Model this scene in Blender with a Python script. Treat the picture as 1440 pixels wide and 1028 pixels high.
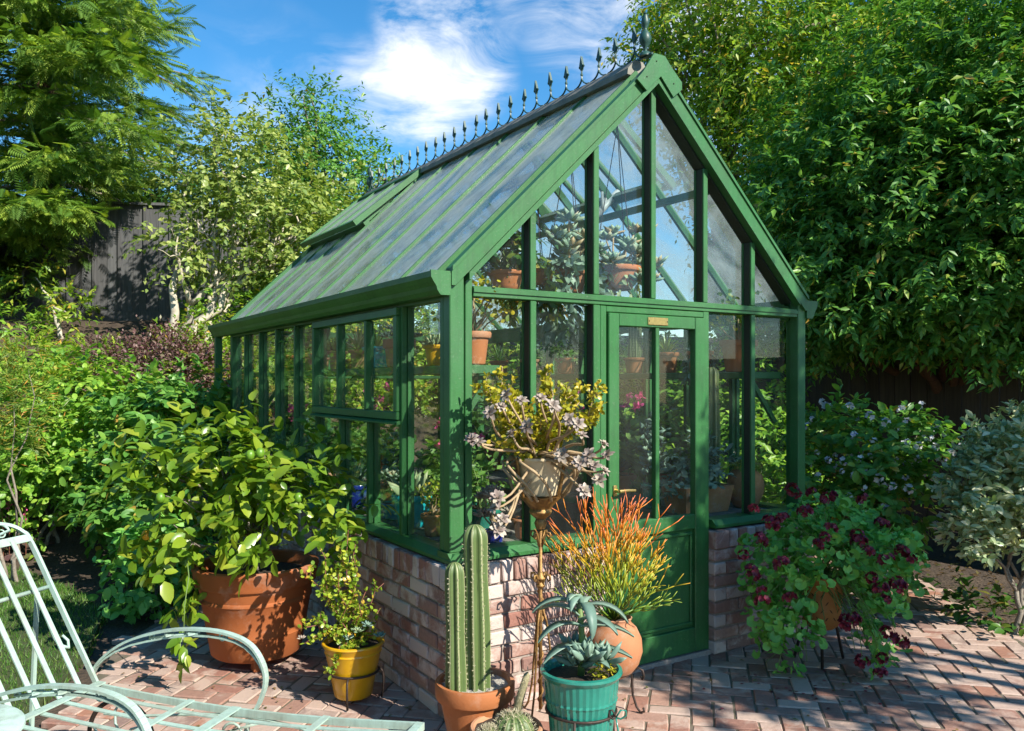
import bpy, math, random
import numpy as np
from mathutils import Matrix, Vector
random.seed(7)
RNG = np.random.default_rng(7)
for o in list(bpy.data.objects): bpy.data.objects.remove(o)
SC = bpy.context.scene
COL = SC.collection
R = math.radians

# ------------------------------------------------------------------ camera
cam = bpy.data.objects.new('camera', bpy.data.cameras.new('camera')); COL.objects.link(cam)
cam.data.sensor_width = 36.0; cam.data.lens = 28.9
cam.data.shift_y = 23.0/1440; cam.data.clip_start = 0.05; cam.data.clip_end = 600
cam.location = (0, 0, 1.6); cam.rotation_euler = (R(90), 0, R(-32.718))
SC.camera = cam
FX, FY = 0.5405, 0.8413                       # view direction on the ground
# ------------------------------------------------------------------ sun, sky, exposure
SUN = Vector((0.2236, -0.767, 0.602)).normalized()
sun = bpy.data.objects.new('sun', bpy.data.lights.new('sun', 'SUN')); COL.objects.link(sun)
sun.data.energy = 4.4; sun.data.angle = R(0.5); sun.data.color = (1.0, 0.94, 0.83)
sun.rotation_euler = (-SUN).to_track_quat('-Z', 'Y').to_euler()
SC.view_settings.view_transform = 'Standard'; SC.view_settings.look = 'None'
SC.view_settings.exposure = 1.05; SC.view_settings.gamma = 1.0; SC.view_settings.use_curve_mapping = False
SC.render.engine = 'CYCLES'
cy = SC.cycles
cy.use_denoising = True; cy.max_bounces = 8; cy.diffuse_bounces = 4; cy.glossy_bounces = 4
cy.transmission_bounces = 6; cy.transparent_max_bounces = 40; cy.sample_clamp_indirect = 6
cy.caustics_reflective = False; cy.caustics_refractive = False

def skydir(px, py):
    l, u = (px-720)/1155, (537-py)/1155
    return Vector((l*FY + FX, -l*FX + FY, u)).normalized()

def make_world():
    w = bpy.data.worlds.new('World'); SC.world = w; w.use_nodes = True
    nt = w.node_tree; N = nt.nodes; L = nt.links; N.clear()
    out = N.new('ShaderNodeOutputWorld'); bg = N.new('ShaderNodeBackground')
    sky = N.new('ShaderNodeTexSky'); sky.sky_type = 'NISHITA'; sky.sun_disc = False
    sky.sun_elevation = math.asin(SUN.z); sky.sun_rotation = math.atan2(SUN.x, SUN.y)
    sky.air_density = 1.0; sky.dust_density = 0.1; sky.ozone_density = 3.5
    hs = N.new('ShaderNodeHueSaturation'); hs.inputs['Saturation'].default_value = 1.3; hs.inputs['Value'].default_value = 0.66; hs.inputs['Hue'].default_value = 0.494
    L.new(sky.outputs[0], hs.inputs['Color'])
    tc = N.new('ShaderNodeTexCoord')
    mp = N.new('ShaderNodeMapping'); mp.inputs['Scale'].default_value = (1.0, 1.0, 2.2); mp.inputs['Rotation'].default_value = (0.5, 0.35, 0.3)
    L.new(tc.outputs['Generated'], mp.inputs[0])
    n1 = N.new('ShaderNodeTexNoise'); n1.inputs['Scale'].default_value = 7.5; n1.inputs['Detail'].default_value = 10; n1.inputs['Roughness'].default_value = 0.62; n1.inputs['Distortion'].default_value = 0.9
    L.new(mp.outputs[0], n1.inputs['Vector'])
    total = None
    def math_(op, a, b=None, clamp=False):
        m = N.new('ShaderNodeMath'); m.operation = op; m.use_clamp = clamp
        for i, v in enumerate((a, b)):
            if v is None: continue
            if isinstance(v, (int, float)): m.inputs[i].default_value = v
            else: L.new(v, m.inputs[i])
        return m.outputs[0]
    blobs = [(600, -10, .06, .9), (612, 35, .07, 1), (618, 80, .075, 1), (597, 115, .075, .95), (552, 138, .055, .85), (655, 98, .06, .95), (690, 110, .035, .5), (515, 112, .05, .5),
             (565, 10, .035, .45), (740, 5, .05, .35), (800, 20, .07, .5), (880, 10, .10, .6), (960, 20, .14, .7), (960, 90, .09, .45), (1010, 150, .1, .45), (470, 90, .035, .3)]
    for px, py, r, a in blobs:
        d = N.new('ShaderNodeVectorMath'); d.operation = 'DOT_PRODUCT'
        L.new(tc.outputs['Generated'], d.inputs[0]); d.inputs[1].default_value = skydir(px, py)
        mr = N.new('ShaderNodeMapRange'); mr.interpolation_type = 'SMOOTHSTEP'
        mr.inputs['From Min'].default_value = math.cos(r*1.15); mr.inputs['From Max'].default_value = 1.0
        mr.inputs['To Max'].default_value = a
        L.new(d.outputs['Value'], mr.inputs['Value'])
        total = mr.outputs[0] if total is None else math_('MAXIMUM', total, mr.outputs[0])
    # thin cirrus over the rest of the sky
    n2 = N.new('ShaderNodeTexNoise'); n2.inputs['Scale'].default_value = 1.6; n2.inputs['Detail'].default_value = 4
    L.new(mp.outputs[0], n2.inputs['Vector'])
    thin = math_('MULTIPLY', math_('SUBTRACT', n2.outputs['Fac'], 0.55, True), 2.6)
    total = math_('MAXIMUM', total, thin)
    dens = math_('ADD', math_('MULTIPLY', total, 0.60), math_('MULTIPLY', math_('SUBTRACT', n1.outputs['Fac'], 0.52), math_('MULTIPLY', math_('MINIMUM', total, 0.6), 4.6)), True)
    dens = math_('MULTIPLY', math_('POWER', dens, 1.15), 0.95, True)
    mix = N.new('ShaderNodeMix'); mix.data_type = 'RGBA'
    L.new(dens, mix.inputs['Factor']); L.new(hs.outputs[0], mix.inputs['A'])
    mix.inputs['B'].default_value = (4.3, 4.3, 4.3, 1)
    L.new(mix.outputs['Result'], bg.inputs['Color']); bg.inputs['Strength'].default_value = 0.15
    L.new(bg.outputs[0], out.inputs[0])
make_world()

# ------------------------------------------------------------------ materials
class NT:
    def __init__(s, name):
        s.m = bpy.data.materials.new(name); s.m.use_nodes = True
        s.t = s.m.node_tree; s.t.nodes.clear(); s.N = s.t.nodes; s.L = s.t.links
        s.out = s.N.new('ShaderNodeOutputMaterial')
    def n(s, typ, **kw):
        x = s.N.new(typ)
        for k, v in kw.items():
            if hasattr(x, k): setattr(x, k, v)
        return x
    def set(s, sock, v):
        if isinstance(v, bpy.types.NodeSocket): s.L.new(v, sock)
        elif isinstance(v, (tuple, list)) and len(v) == 3 and sock.type == 'RGBA': sock.default_value = (*v, 1)
        else: sock.default_value = v
    def math(s, op, a, b=0.0, clamp=False):
        x = s.n('ShaderNodeMath', operation=op, use_clamp=clamp); s.set(x.inputs[0], a); s.set(x.inputs[1], b); return x.outputs[0]
    def mix(s, fac, a, b, mode='MIX'):
        x = s.n('ShaderNodeMix', data_type='RGBA', blend_type=mode); s.set(x.inputs['Factor'], fac); s.set(x.inputs['A'], a); s.set(x.inputs['B'], b); return x.outputs['Result']
    def ramp(s, fac, stops, interp='LINEAR'):
        x = s.n('ShaderNodeValToRGB'); cr = x.color_ramp; cr.interpolation = interp
        while len(cr.elements) < len(stops): cr.elements.new(0.5)
        for e, (p, c) in zip(cr.elements, stops):
            e.position = p; e.color = (*c, 1) if len(c) == 3 else c
        s.set(x.inputs[0], fac); return x.outputs[0]
    def rnd(s):
        oi = s.n('ShaderNodeObjectInfo'); at = s.n('ShaderNodeAttribute'); at.attribute_name = 'rnd'
        return s.math('FRACT', s.math('ADD', oi.outputs['Random'], at.outputs['Fac']))
    def coords(s, kind='Object', off=None):
        tc = s.n('ShaderNodeTexCoord'); v = tc.outputs[kind]
        if off is not None:
            a = s.n('ShaderNodeVectorMath', operation='ADD'); s.L.new(v, a.inputs[0])
            k = s.n('ShaderNodeCombineXYZ'); m = s.math('MULTIPLY', off, 37.0)
            for i in range(3): s.L.new(m, k.inputs[i])
            s.L.new(k.outputs[0], a.inputs[1]); v = a.outputs[0]
        return v
    def noise(s, vec, scale, detail=4, rough=0.55, dist=0.0):
        x = s.n('ShaderNodeTexNoise'); x.inputs['Scale'].default_value = scale; x.inputs['Detail'].default_value = detail
        x.inputs['Roughness'].default_value = rough; x.inputs['Distortion'].default_value = dist
        if vec is not None: s.L.new(vec, x.inputs['Vector'])
        return x.outputs['Fac']
    def bump(s, h, strength=0.3, dist=0.01):
        x = s.n('ShaderNodeBump'); x.inputs['Strength'].default_value = strength; x.inputs['Distance'].default_value = dist
        s.L.new(h, x.inputs['Height']); return x.outputs[0]
    def principled(s, color, rough=0.5, normal=None, metal=0.0, spec=None, coat=None, link=True):
        p = s.n('ShaderNodeBsdfPrincipled'); s.set(p.inputs['Base Color'], color); s.set(p.inputs['Roughness'], rough); s.set(p.inputs['Metallic'], metal)
        if normal is not None: s.L.new(normal, p.inputs['Normal'])
        if spec is not None: s.set(p.inputs['Specular IOR Level'], spec)
        if coat is not None: s.set(p.inputs['Coat Weight'], coat)
        if link: s.L.new(p.outputs[0], s.out.inputs[0])
        return p.outputs[0]

def m_paint(name, col, dirt=(0.05, 0.05, 0.03), amount=0.25, rough=0.38):
    t = NT(name); v = t.coords('Generated' if False else 'Object')
    n = t.noise(v, 6, 6, 0.65); n2 = t.noise(v, 90, 3)
    c = t.mix(t.math('MULTIPLY', t.ramp(n, [(0.45, (0, 0, 0)), (0.75, (1, 1, 1))]), amount), col, dirt)
    wv = t.n('ShaderNodeMapping'); wv.inputs['Scale'].default_value = (9, 9, 0.7); t.L.new(v, wv.inputs[0]); n3 = t.noise(wv.outputs[0], 4, 6, 0.7, 0.3); n4 = t.noise(v, 1.7, 5, 0.6)
    c = t.mix(t.math('MULTIPLY', t.ramp(n3, [(0.45, (0, 0, 0)), (0.75, (1, 1, 1))]), 0.6), c, t.mix(1.0, c, (0.58, 0.57, 0.55), 'MULTIPLY'))
    c = t.mix(t.math('MULTIPLY', t.ramp(n4, [(0.45, (0, 0, 0)), (0.7, (1, 1, 1))]), 0.22), c, t.mix(0.25, c, (0.30, 0.36, 0.28)))
    c = t.mix(t.math('MULTIPLY', t.ramp(n2, [(0.62, (0, 0, 0)), (0.72, (1, 1, 1))]), 0.16), c, (0.35, 0.38, 0.30))
    t.principled(c, t.math('ADD', rough, t.math('MULTIPLY', n, 0.15)), t.bump(t.math('ADD', n2, n3), 0.22, 0.003)); return t.m

def m_terracotta(name, a, b, white=0.35, rough=0.85, scale=9):
    t = NT(name); r = t.rnd(); v = t.coords('Object', r)
    n = t.noise(v, scale, 6, 0.6); n2 = t.noise(v, scale*9, 3)
    c = t.mix(n, a, b)
    w = t.ramp(t.noise(v, scale*0.6, 7, 0.7), [(0.52, (0, 0, 0)), (0.72, (1, 1, 1))])
    c = t.mix(t.math('MULTIPLY', w, white), c, (0.52, 0.46, 0.38))
    t.principled(c, rough, t.bump(n2, 0.25, 0.003)); return t.m

def m_glaze(name, col, dark, rough=0.22):
    t = NT(name); r = t.rnd(); v = t.coords('Object', r)
    n = t.noise(v, 12, 5, 0.6); st = t.n('ShaderNodeMapping'); st.inputs['Scale'].default_value = (30, 30, 3); t.L.new(v, st.inputs[0])
    n2 = t.noise(st.outputs[0], 1.6, 4)
    c = t.mix(t.ramp(n, [(0.3, (0, 0, 0)), (0.8, (1, 1, 1))]), col, dark); c = t.mix(t.math('MULTIPLY', n2, 0.35), c, dark)
    t.principled(c, rough, t.bump(n2, 0.15, 0.002), coat=0.25); return t.m

def m_leaf(name, stops, rough=0.42, trans=0.3, spec=0.45, tcol=None):
    t = NT(name); r = t.rnd(); v = t.coords('Object')
    c = t.ramp(r, stops)
    c = t.mix(t.math('MULTIPLY', t.noise(v, 2.1, 3), 0.6), c, t.mix(1.0, c, (0.62, 0.66, 0.55), 'MULTIPLY'))
    p = t.principled(c, rough, spec=spec, link=False)
    tr = t.n('ShaderNodeBsdfTranslucent'); t.set(tr.inputs[0], t.mix(1.0, c, tcol or (1.5, 1.55, 0.7), 'MULTIPLY'))
    mx = t.n('ShaderNodeMixShader'); mx.inputs[0].default_value = trans
    t.L.new(p, mx.inputs[1]); t.L.new(tr.outputs[0], mx.inputs[2]); t.L.new(mx.outputs[0], t.out.inputs[0]); return t.m

def m_glass(name, dirt=0.05, dcol=(0.55, 0.6, 0.58), tint=(0.93, 0.97, 0.94), scale=5, streak=(1, 1, 0.25), rough=0.02):
    t = NT(name); v = t.coords('Object')
    mp = t.n('ShaderNodeMapping'); mp.inputs['Scale'].default_value = streak; t.L.new(v, mp.inputs[0])
    n = t.noise(mp.outputs[0], scale, 8, 0.7, 0.4); sp = t.noise(v, 120, 2)
    d = t.math('ADD', t.math('MULTIPLY', t.ramp(n, [(0.3, (0, 0, 0)), (0.8, (1, 1, 1))]), dirt*1.6), t.math('MULTIPLY', t.ramp(sp, [(0.68, (0, 0, 0)), (0.74, (1, 1, 1))]), dirt*2.0), True)
    tr = t.n('ShaderNodeBsdfTransparent'); t.set(tr.inputs[0], tint)
    gl = t.n('ShaderNodeBsdfGlossy'); gl.inputs['Roughness'].default_value = rough
    ge = t.n('ShaderNodeNewGeometry'); dp = t.n('ShaderNodeVectorMath', operation='DOT_PRODUCT')
    t.L.new(ge.outputs['Incoming'], dp.inputs[0]); t.L.new(ge.outputs['Normal'], dp.inputs[1])
    fr = t.math('ADD', 0.03, t.math('MULTIPLY', 0.9, t.math('POWER', t.math('SUBTRACT', 1.0, t.math('ABSOLUTE', dp.outputs['Value'])), 5.0)), True)
    m1 = t.n('ShaderNodeMixShader'); t.L.new(fr, m1.inputs[0]); t.L.new(tr.outputs[0], m1.inputs[1]); t.L.new(gl.outputs[0], m1.inputs[2])
    df = t.n('ShaderNodeBsdfDiffuse'); t.set(df.inputs[0], dcol); tl = t.n('ShaderNodeBsdfTranslucent'); t.set(tl.inputs[0], dcol)
    m2 = t.n('ShaderNodeMixShader'); m2.inputs[0].default_value = 0.5; t.L.new(df.outputs[0], m2.inputs[1]); t.L.new(tl.outputs[0], m2.inputs[2])
    m3 = t.n('ShaderNodeMixShader'); t.L.new(d, m3.inputs[0]); t.L.new(m1.outputs[0], m3.inputs[1]); t.L.new(m2.outputs[0], m3.inputs[2])
    t.L.new(m3.outputs[0], t.out.inputs[0]); return t.m

def m_brick(name, stops, wash, amount, scale=7):
    t = NT(name); r = t.rnd(); v = t.coords('Object', r)
    n = t.noise(v, scale, 6, 0.65, 0.5); f = t.noise(v, scale*8, 4, 0.6)
    c = t.ramp(r, stops)
    c = t.mix(t.math('MULTIPLY', f, 0.75), c, t.mix(1.0, c, (0.42, 0.38, 0.38), 'MULTIPLY'))
    # each brick keeps more or less of its old mortar wash
    r2 = t.math('FRACT', t.math('MULTIPLY', r, 7.31))
    th = t.math('ADD', n, t.math('MULTIPLY', t.math('SUBTRACT', r2, 0.5), 0.34))
    w = t.ramp(t.math('ADD', th, t.math('MULTIPLY', f, 0.12)), [(0.46, (0, 0, 0)), (0.64, (1, 1, 1))])
    c = t.mix(t.math('MULTIPLY', w, amount), c, wash)
    t.principled(c, 0.88, t.bump(t.math('ADD', f, t.math('MULTIPLY', n, 0.7)), 0.55, 0.006)); return t.m

def m_plain(name, a, b, scale=20, rough=0.9, bump=0.4, dist=0.01, metal=0.0, detail=6):
    t = NT(name); v = t.coords('Object'); n = t.noise(v, scale, detail, 0.65); n2 = t.noise(v, scale*6, 4)
    c = t.mix(t.ramp(n, [(0.3, (0, 0, 0)), (0.7, (1, 1, 1))]), a, b)
    t.principled(c, rough, t.bump(t.math('ADD', n, n2), bump, dist), metal=metal); return t.m

def m_wood(name, a, b, rough=0.85):
    t = NT(name); r = t.rnd(); v = t.coords('Object', r)
    mp = t.n('ShaderNodeMapping'); mp.inputs['Scale'].default_value = (22, 22, 1.2); t.L.new(v, mp.inputs[0])
    n = t.noise(mp.outputs[0], 2.0, 6, 0.6, 0.6); c = t.mix(t.ramp(n, [(0.3, (0, 0, 0)), (0.72, (1, 1, 1))]), a, b)
    c = t.mix(t.math('MULTIPLY', r, 0.6), c, t.mix(1.0, c, (0.55, 0.5, 0.48), 'MULTIPLY'))
    t.principled(c, rough, t.bump(n, 0.4, 0.004)); return t.m

M = {}
M['green'] = m_paint('green_paint', (0.027, 0.138, 0.034), (0.02, 0.06, 0.02), 0.45)
M['gasket_and_shade'] = m_plain('black_gasket_and_shade', (0.010, 0.016, 0.010), (0.02, 0.03, 0.018), 60, .6, .2, .002)  # gasket black, also painted on glazing bar sides as their shade
M['mint'] = m_paint('mint_paint', (0.36, 0.50, 0.43), (0.24, 0.17, 0.10), 0.5, 0.45)
M['iron'] = m_plain('wrought_iron', (0.035, 0.028, 0.024), (0.075, 0.05, 0.04), 40, 0.6, 0.3, 0.002, 0.6)
M['cresting'] = m_paint('cresting_paint', (0.02, 0.07, 0.055), (0.02, 0.03, 0.03), 0.3)
M['rust'] = m_plain('gilded_rust', (0.36, 0.21, 0.06), (0.13, 0.06, 0.025), 35, 0.5, 0.5, 0.003, 0.55)
M['brass'] = m_plain('brass', (0.62, 0.45, 0.16), (0.42, 0.30, 0.11), 60, 0.35, 0.15, 0.001, 0.85)
M['white_metal'] = m_plain('white_metal', (0.75, 0.76, 0.74), (0.6, 0.6, 0.58), 40, 0.4, 0.1, 0.001)
M['terra'] = m_terracotta('terracotta', (0.47, 0.165, 0.055), (0.36, 0.12, 0.045), 0.3)
M['terra_big'] = m_terracotta('old_terracotta', (0.36, 0.105, 0.022), (0.25, 0.065, 0.018), 0.45, 0.8, 5)
M['terra_new'] = m_terracotta('clean_terracotta', (0.42, 0.15, 0.045), (0.33, 0.10, 0.03), 0.3, 0.75)
M['terra_pale'] = m_terracotta('pale_terracotta', (0.50, 0.27, 0.15), (0.40, 0.19, 0.10), 0.6)
M['terra_rough'] = m_terracotta('rough_clay', (0.52, 0.24, 0.10), (0.34, 0.14, 0.055), 0.4, 0.95, 30)
M['clay_gold'] = m_terracotta('ochre_clay', (0.5, 0.2, 0.045), (0.36, 0.12, 0.03), 0.1, 0.7)
M['yellow'] = m_glaze('yellow_glaze', (0.66, 0.38, 0.008), (0.5, 0.25, 0.006), 0.3)
M['turq'] = m_glaze('turquoise_glaze', (0.03, 0.26, 0.19), (0.012, 0.14, 0.11))
M['cyan'] = m_glaze('cyan_glaze', (0.02, 0.50, 0.55), (0.01, 0.32, 0.42))
M['blue'] = m_glaze('cobalt_glaze', (0.012, 0.03, 0.30), (0.008, 0.015, 0.14), 0.15)
M['sky_blue'] = m_glaze('sky_blue_glaze', (0.02, 0.30, 0.55), (0.01, 0.16, 0.34))
M['cream'] = m_glaze('cream_glaze', (0.70, 0.60, 0.40), (0.48, 0.36, 0.2), 0.4)
M['soil'] = m_plain('potting_soil', (0.035, 0.024, 0.016), (0.07, 0.05, 0.035), 60, 0.95, 0.8, 0.01)
M['gravel'] = m_plain('pale_gravel', (0.20, 0.18, 0.15), (0.55, 0.52, 0.46), 120, 0.9, 0.6, 0.004)
M['bark'] = m_plain('grey_bark', (0.16, 0.13, 0.10), (0.30, 0.26, 0.21), 30, 0.9, 0.6, 0.008)
M['bark_pale'] = m_plain('pale_bark', (0.55, 0.50, 0.40), (0.34, 0.29, 0.22), 18, 0.85, 0.5, 0.006)
M['bark_dark'] = m_plain('red_bark', (0.13, 0.07, 0.04), (0.07, 0.04, 0.025), 16, 0.95, 0.8, 0.02)
M['stem'] = m_plain('succulent_stem', (0.42, 0.31, 0.18), (0.30, 0.2, 0.1), 50, 0.7, 0.4, 0.003)
M['redstem'] = m_plain('red_stem', (0.20, 0.07, 0.04), (0.14, 0.05, 0.03), 40, 0.6, 0.2, 0.002)
M['greenstem'] = m_plain('green_stem', (0.14, 0.22, 0.05), (0.09, 0.15, 0.04), 40, 0.6, 0.2, 0.002)
M['glass'] = m_glass('window_glass', 0.022, tint=(0.965, 0.985, 0.97))
M['roof_glass'] = m_glass('roof_glass', 0.62, (0.66, 0.72, 0.67), (0.86, 0.93, 0.94), 3.5, (1.0, 1.0, 0.35), 0.16)
M['roof_glass_clean'] = m_glass('cleaner_roof_glass', 0.40, (0.68, 0.71, 0.71), (0.86, 0.93, 0.94), 3.5, (1.0, 1.0, 0.35), 0.05)
M['brick'] = m_brick('wall_brick', [(0.0, (0.40, 0.20, 0.15)), (0.25, (0.32, 0.145, 0.11)), (0.5, (0.42, 0.235, 0.18)), (0.72, (0.29, 0.17, 0.14)), (1.0, (0.45, 0.27, 0.21))], (0.56, 0.46, 0.41), 0.88)
M['paver'] = m_brick('paver_brick', [(0.0, (0.38, 0.19, 0.135)), (0.2, (0.32, 0.155, 0.115)), (0.45, (0.38, 0.22, 0.165)), (0.62, (0.29, 0.20, 0.17)), (0.8, (0.40, 0.18, 0.11)), (1.0, (0.44, 0.275, 0.21))], (0.50, 0.385, 0.315), 0.72, 6)
M['mortar'] = m_plain('mortar', (0.24, 0.20, 0.17), (0.36, 0.31, 0.27), 60, 0.95, 0.5, 0.004)
M['earth'] = m_plain('earth', (0.040, 0.027, 0.018), (0.095, 0.066, 0.043), 5, 0.95, 0.9, 0.03, detail=9)
M['sand'] = m_plain('joint_sand', (0.17, 0.13, 0.10), (0.09, 0.085, 0.05), 9, 0.95, 0.6, 0.005)
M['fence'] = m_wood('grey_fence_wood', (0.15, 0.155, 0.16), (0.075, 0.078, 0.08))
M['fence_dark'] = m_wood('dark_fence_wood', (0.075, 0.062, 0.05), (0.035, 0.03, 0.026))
M['bench'] = m_wood('bench_wood', (0.30, 0.27, 0.24), (0.16, 0.14, 0.12))
# foliage
M['grass'] = m_leaf('grass_blade', [(0, (0.055, 0.156, 0.018)), (0.6, (0.094, 0.234, 0.031)), (1, (0.187, 0.265, 0.062))], 0.5, 0.3)
M['l_lemon'] = m_leaf('lemon_leaf', [(0, (0.09, 0.19, 0.015)), (0.5, (0.16, 0.28, 0.022)), (0.85, (0.26, 0.36, 0.03)), (1, (0.38, 0.43, 0.05))], 0.3, 0.32)
M['l_dark'] = m_leaf('glossy_dark_leaf', [(0, (0.031, 0.093, 0.017)), (0.5, (0.051, 0.144, 0.023)), (0.86, (0.086, 0.187, 0.025)), (0.96, (0.144, 0.187, 0.029)), (1, (0.245, 0.172, 0.043))], 0.36, 0.25)
M['l_bright'] = m_leaf('bright_leaf', [(0, (0.132, 0.264, 0.026)), (0.5, (0.242, 0.397, 0.040)), (0.9, (0.440, 0.507, 0.067)), (1, (0.661, 0.397, 0.067))], 0.42, 0.42)
M['l_pale'] = m_leaf('pale_leaf', [(0, (0.160, 0.255, 0.054)), (0.5, (0.276, 0.361, 0.085)), (1, (0.446, 0.489, 0.149))], 0.4, 0.34)
M['l_redwood'] = m_leaf('redwood_needle', [(0, (0.081, 0.176, 0.027)), (0.5, (0.162, 0.284, 0.038)), (1, (0.338, 0.446, 0.061))], 0.5, 0.3)
M['l_shrub'] = m_leaf('shrub_leaf', [(0, (0.110, 0.263, 0.031)), (0.5, (0.198, 0.394, 0.044)), (1, (0.372, 0.547, 0.065))], 0.42, 0.33)
M['l_feather'] = m_leaf('feathery_leaf', [(0, (0.105, 0.195, 0.030)), (0.7, (0.210, 0.285, 0.045)), (0.9, (0.450, 0.330, 0.045)), (1, (0.675, 0.270, 0.045))], 0.5, 0.3)
M['l_purple'] = m_leaf('barberry_leaf', [(0, (0.10, 0.05, 0.05)), (0.45, (0.18, 0.085, 0.085)), (0.8, (0.30, 0.19, 0.17)), (1, (0.14, 0.17, 0.05))], 0.45, 0.25, tcol=(1.3, 0.95, 0.8))
M['l_jade'] = m_leaf('jade_leaf', [(0, (0.135, 0.257, 0.020)), (0.5, (0.270, 0.378, 0.034)), (0.85, (0.486, 0.513, 0.054)), (1, (0.567, 0.378, 0.054))], 0.35, 0.25)
M['l_jade_gold'] = m_leaf('golden_jade_leaf', [(0, (0.22, 0.26, 0.02)), (0.5, (0.42, 0.38, 0.03)), (1, (0.60, 0.46, 0.05))], 0.35, 0.25)
M['l_ghost'] = m_leaf('pink_grey_rosette', [(0, (0.27, 0.20, 0.18)), (0.5, (0.40, 0.32, 0.28)), (1, (0.50, 0.42, 0.33))], 0.5, 0.1, tcol=(1, .95, .85))
M['l_glauc'] = m_leaf('glaucous_leaf', [(0, (0.130, 0.220, 0.180)), (0.5, (0.190, 0.300, 0.240)), (1, (0.260, 0.370, 0.280))], 0.5, 0.08, tcol=(1, 1.1, .9))
M['l_agave'] = m_leaf('pale_agave_leaf', [(0, (0.22, 0.32, 0.18)), (0.6, (0.32, 0.42, 0.24)), (1, (0.44, 0.46, 0.24))], 0.45, 0.12)
M['l_echev'] = m_leaf('echeveria_leaf', [(0, (0.192, 0.312, 0.240)), (0.6, (0.312, 0.432, 0.324)), (1, (0.480, 0.336, 0.192))], 0.5, 0.1)
M['l_pelarg'] = m_leaf('pelargonium_leaf', [(0, (0.103, 0.299, 0.056)), (0.5, (0.168, 0.448, 0.083)), (1, (0.281, 0.580, 0.112))], 0.5, 0.28)
M['l_mid'] = m_leaf('mid_green_leaf', [(0, (0.071, 0.204, 0.037)), (0.5, (0.122, 0.305, 0.053)), (0.9, (0.204, 0.386, 0.060)), (0.97, (0.305, 0.386, 0.060)), (1, (0.611, 0.345, 0.082))], 0.42, 0.3)
M['l_varieg'] = m_leaf('variegated_leaf', [(0, (0.17, 0.27, 0.13)), (0.35, (0.36, 0.45, 0.25)), (0.7, (0.60, 0.63, 0.40)), (1, (0.74, 0.73, 0.52))], 0.38, 0.25)
M['l_house'] = m_leaf('greenhouse_leaf', [(0, (0.088, 0.211, 0.053)), (0.5, (0.158, 0.316, 0.070)), (1, (0.281, 0.421, 0.105))], 0.42, 0.3)
M['petal_maroon'] = m_leaf('maroon_petal', [(0, (0.10, 0.006, 0.018)), (0.7, (0.19, 0.012, 0.035)), (1, (0.34, 0.03, 0.08))], 0.5, 0.2, tcol=(1.4, 1, 1))
M['petal_white'] = m_leaf('white_petal', [(0, (0.72, 0.72, 0.76)), (0.85, (0.8, 0.8, 0.82)), (0.95, (0.42, 0.40, 0.75))], 0.5, 0.25, tcol=(1, 1, 1))
M['petal_pink'] = m_leaf('pink_petal', [(0, (0.75, 0.06, 0.28)), (1, (0.85, 0.14, 0.4))], 0.5, 0.25, tcol=(1, 1, 1))
M['petal_orange'] = m_leaf('orange_petal', [(0, (0.75, 0.12, 0.03)), (1, (0.85, 0.25, 0.05))], 0.5, 0.25, tcol=(1, 1, 1))
M['lemon_green'] = m_plain('unripe_lemon', (0.08, 0.20, 0.015), (0.14, 0.26, 0.02), 60, 0.4, 0.2, 0.002)
M['lemon_ripe'] = m_plain('ripe_lemon', (0.75, 0.34, 0.02), (0.8, 0.42, 0.03), 60, 0.4, 0.2, 0.002)

def m_cactus():
    t = NT('cactus_skin'); v = t.coords('Object'); n = t.noise(v, 25, 5)
    at = t.n('ShaderNodeAttribute'); at.attribute_name = 'rib'
    c = t.mix(n, (0.066, 0.112, 0.028), (0.105, 0.15, 0.045))
    c = t.mix(t.math('MULTIPLY', t.ramp(at.outputs['Fac'], [(0.72, (0, 0, 0)), (0.96, (1, 1, 1))]), 0.8), c, (0.40, 0.40, 0.22))
    t.principled(c, 0.5, t.bump(n, 0.2, 0.002)); return t.m
M['cactus'] = m_cactus()
def m_pencil():
    t = NT('pencil_cactus_stem'); at = t.n('ShaderNodeAttribute'); at.attribute_name = 'tipness'
    c = t.ramp(at.outputs['Fac'], [(0.0, (0.10, 0.20, 0.02)), (0.35, (0.30, 0.34, 0.02)), (0.6, (0.60, 0.27, 0.012)), (0.85, (0.62, 0.14, 0.02)), (1.0, (0.62, 0.17, 0.09))])
    t.principled(c, 0.4); return t.m
M['pencil'] = m_pencil()

# ------------------------------------------------------------------ objects, parts, labels
REST = {}
def put(o, parent):
    COL.objects.link(o)
    if parent is not None:
        o.parent = parent
        o.matrix_parent_inverse = REST.get(parent.name, Matrix.Identity(4)).inverted()
    return o
def thing(name, label, cat, loc=(0, 0, 0), group=None):
    o = bpy.data.objects.new(name, None); COL.objects.link(o); o.location = loc; o.empty_display_size = 0.1
    REST[o.name] = Matrix.Translation(loc); tag(o, label, cat, group); return o
def tag(o, label=None, cat=None, group=None, kind=None):
    if label: o['label'] = label
    if cat: o['category'] = cat
    if group: o['group'] = group
    if kind: o['kind'] = kind
    return o
def group_part(name, parent):          # a part that only holds sub-parts
    o = bpy.data.objects.new(name, None); put(o, parent); o.empty_display_size = 0.05
    return o
def copy_tree(src, loc, rotz=0.0, label=None, scale=1.0):
    kids = list(src.children)
    r = src.copy(); COL.objects.link(r); r.location = loc; r.rotation_euler = (0, 0, rotz); r.scale = (scale,)*3
    if label: r['label'] = label
    for k in kids:
        c = k.copy(); COL.objects.link(c); c.parent = r
        for g in k.children:
            d = g.copy(); COL.objects.link(d); d.parent = c
    return r

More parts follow.
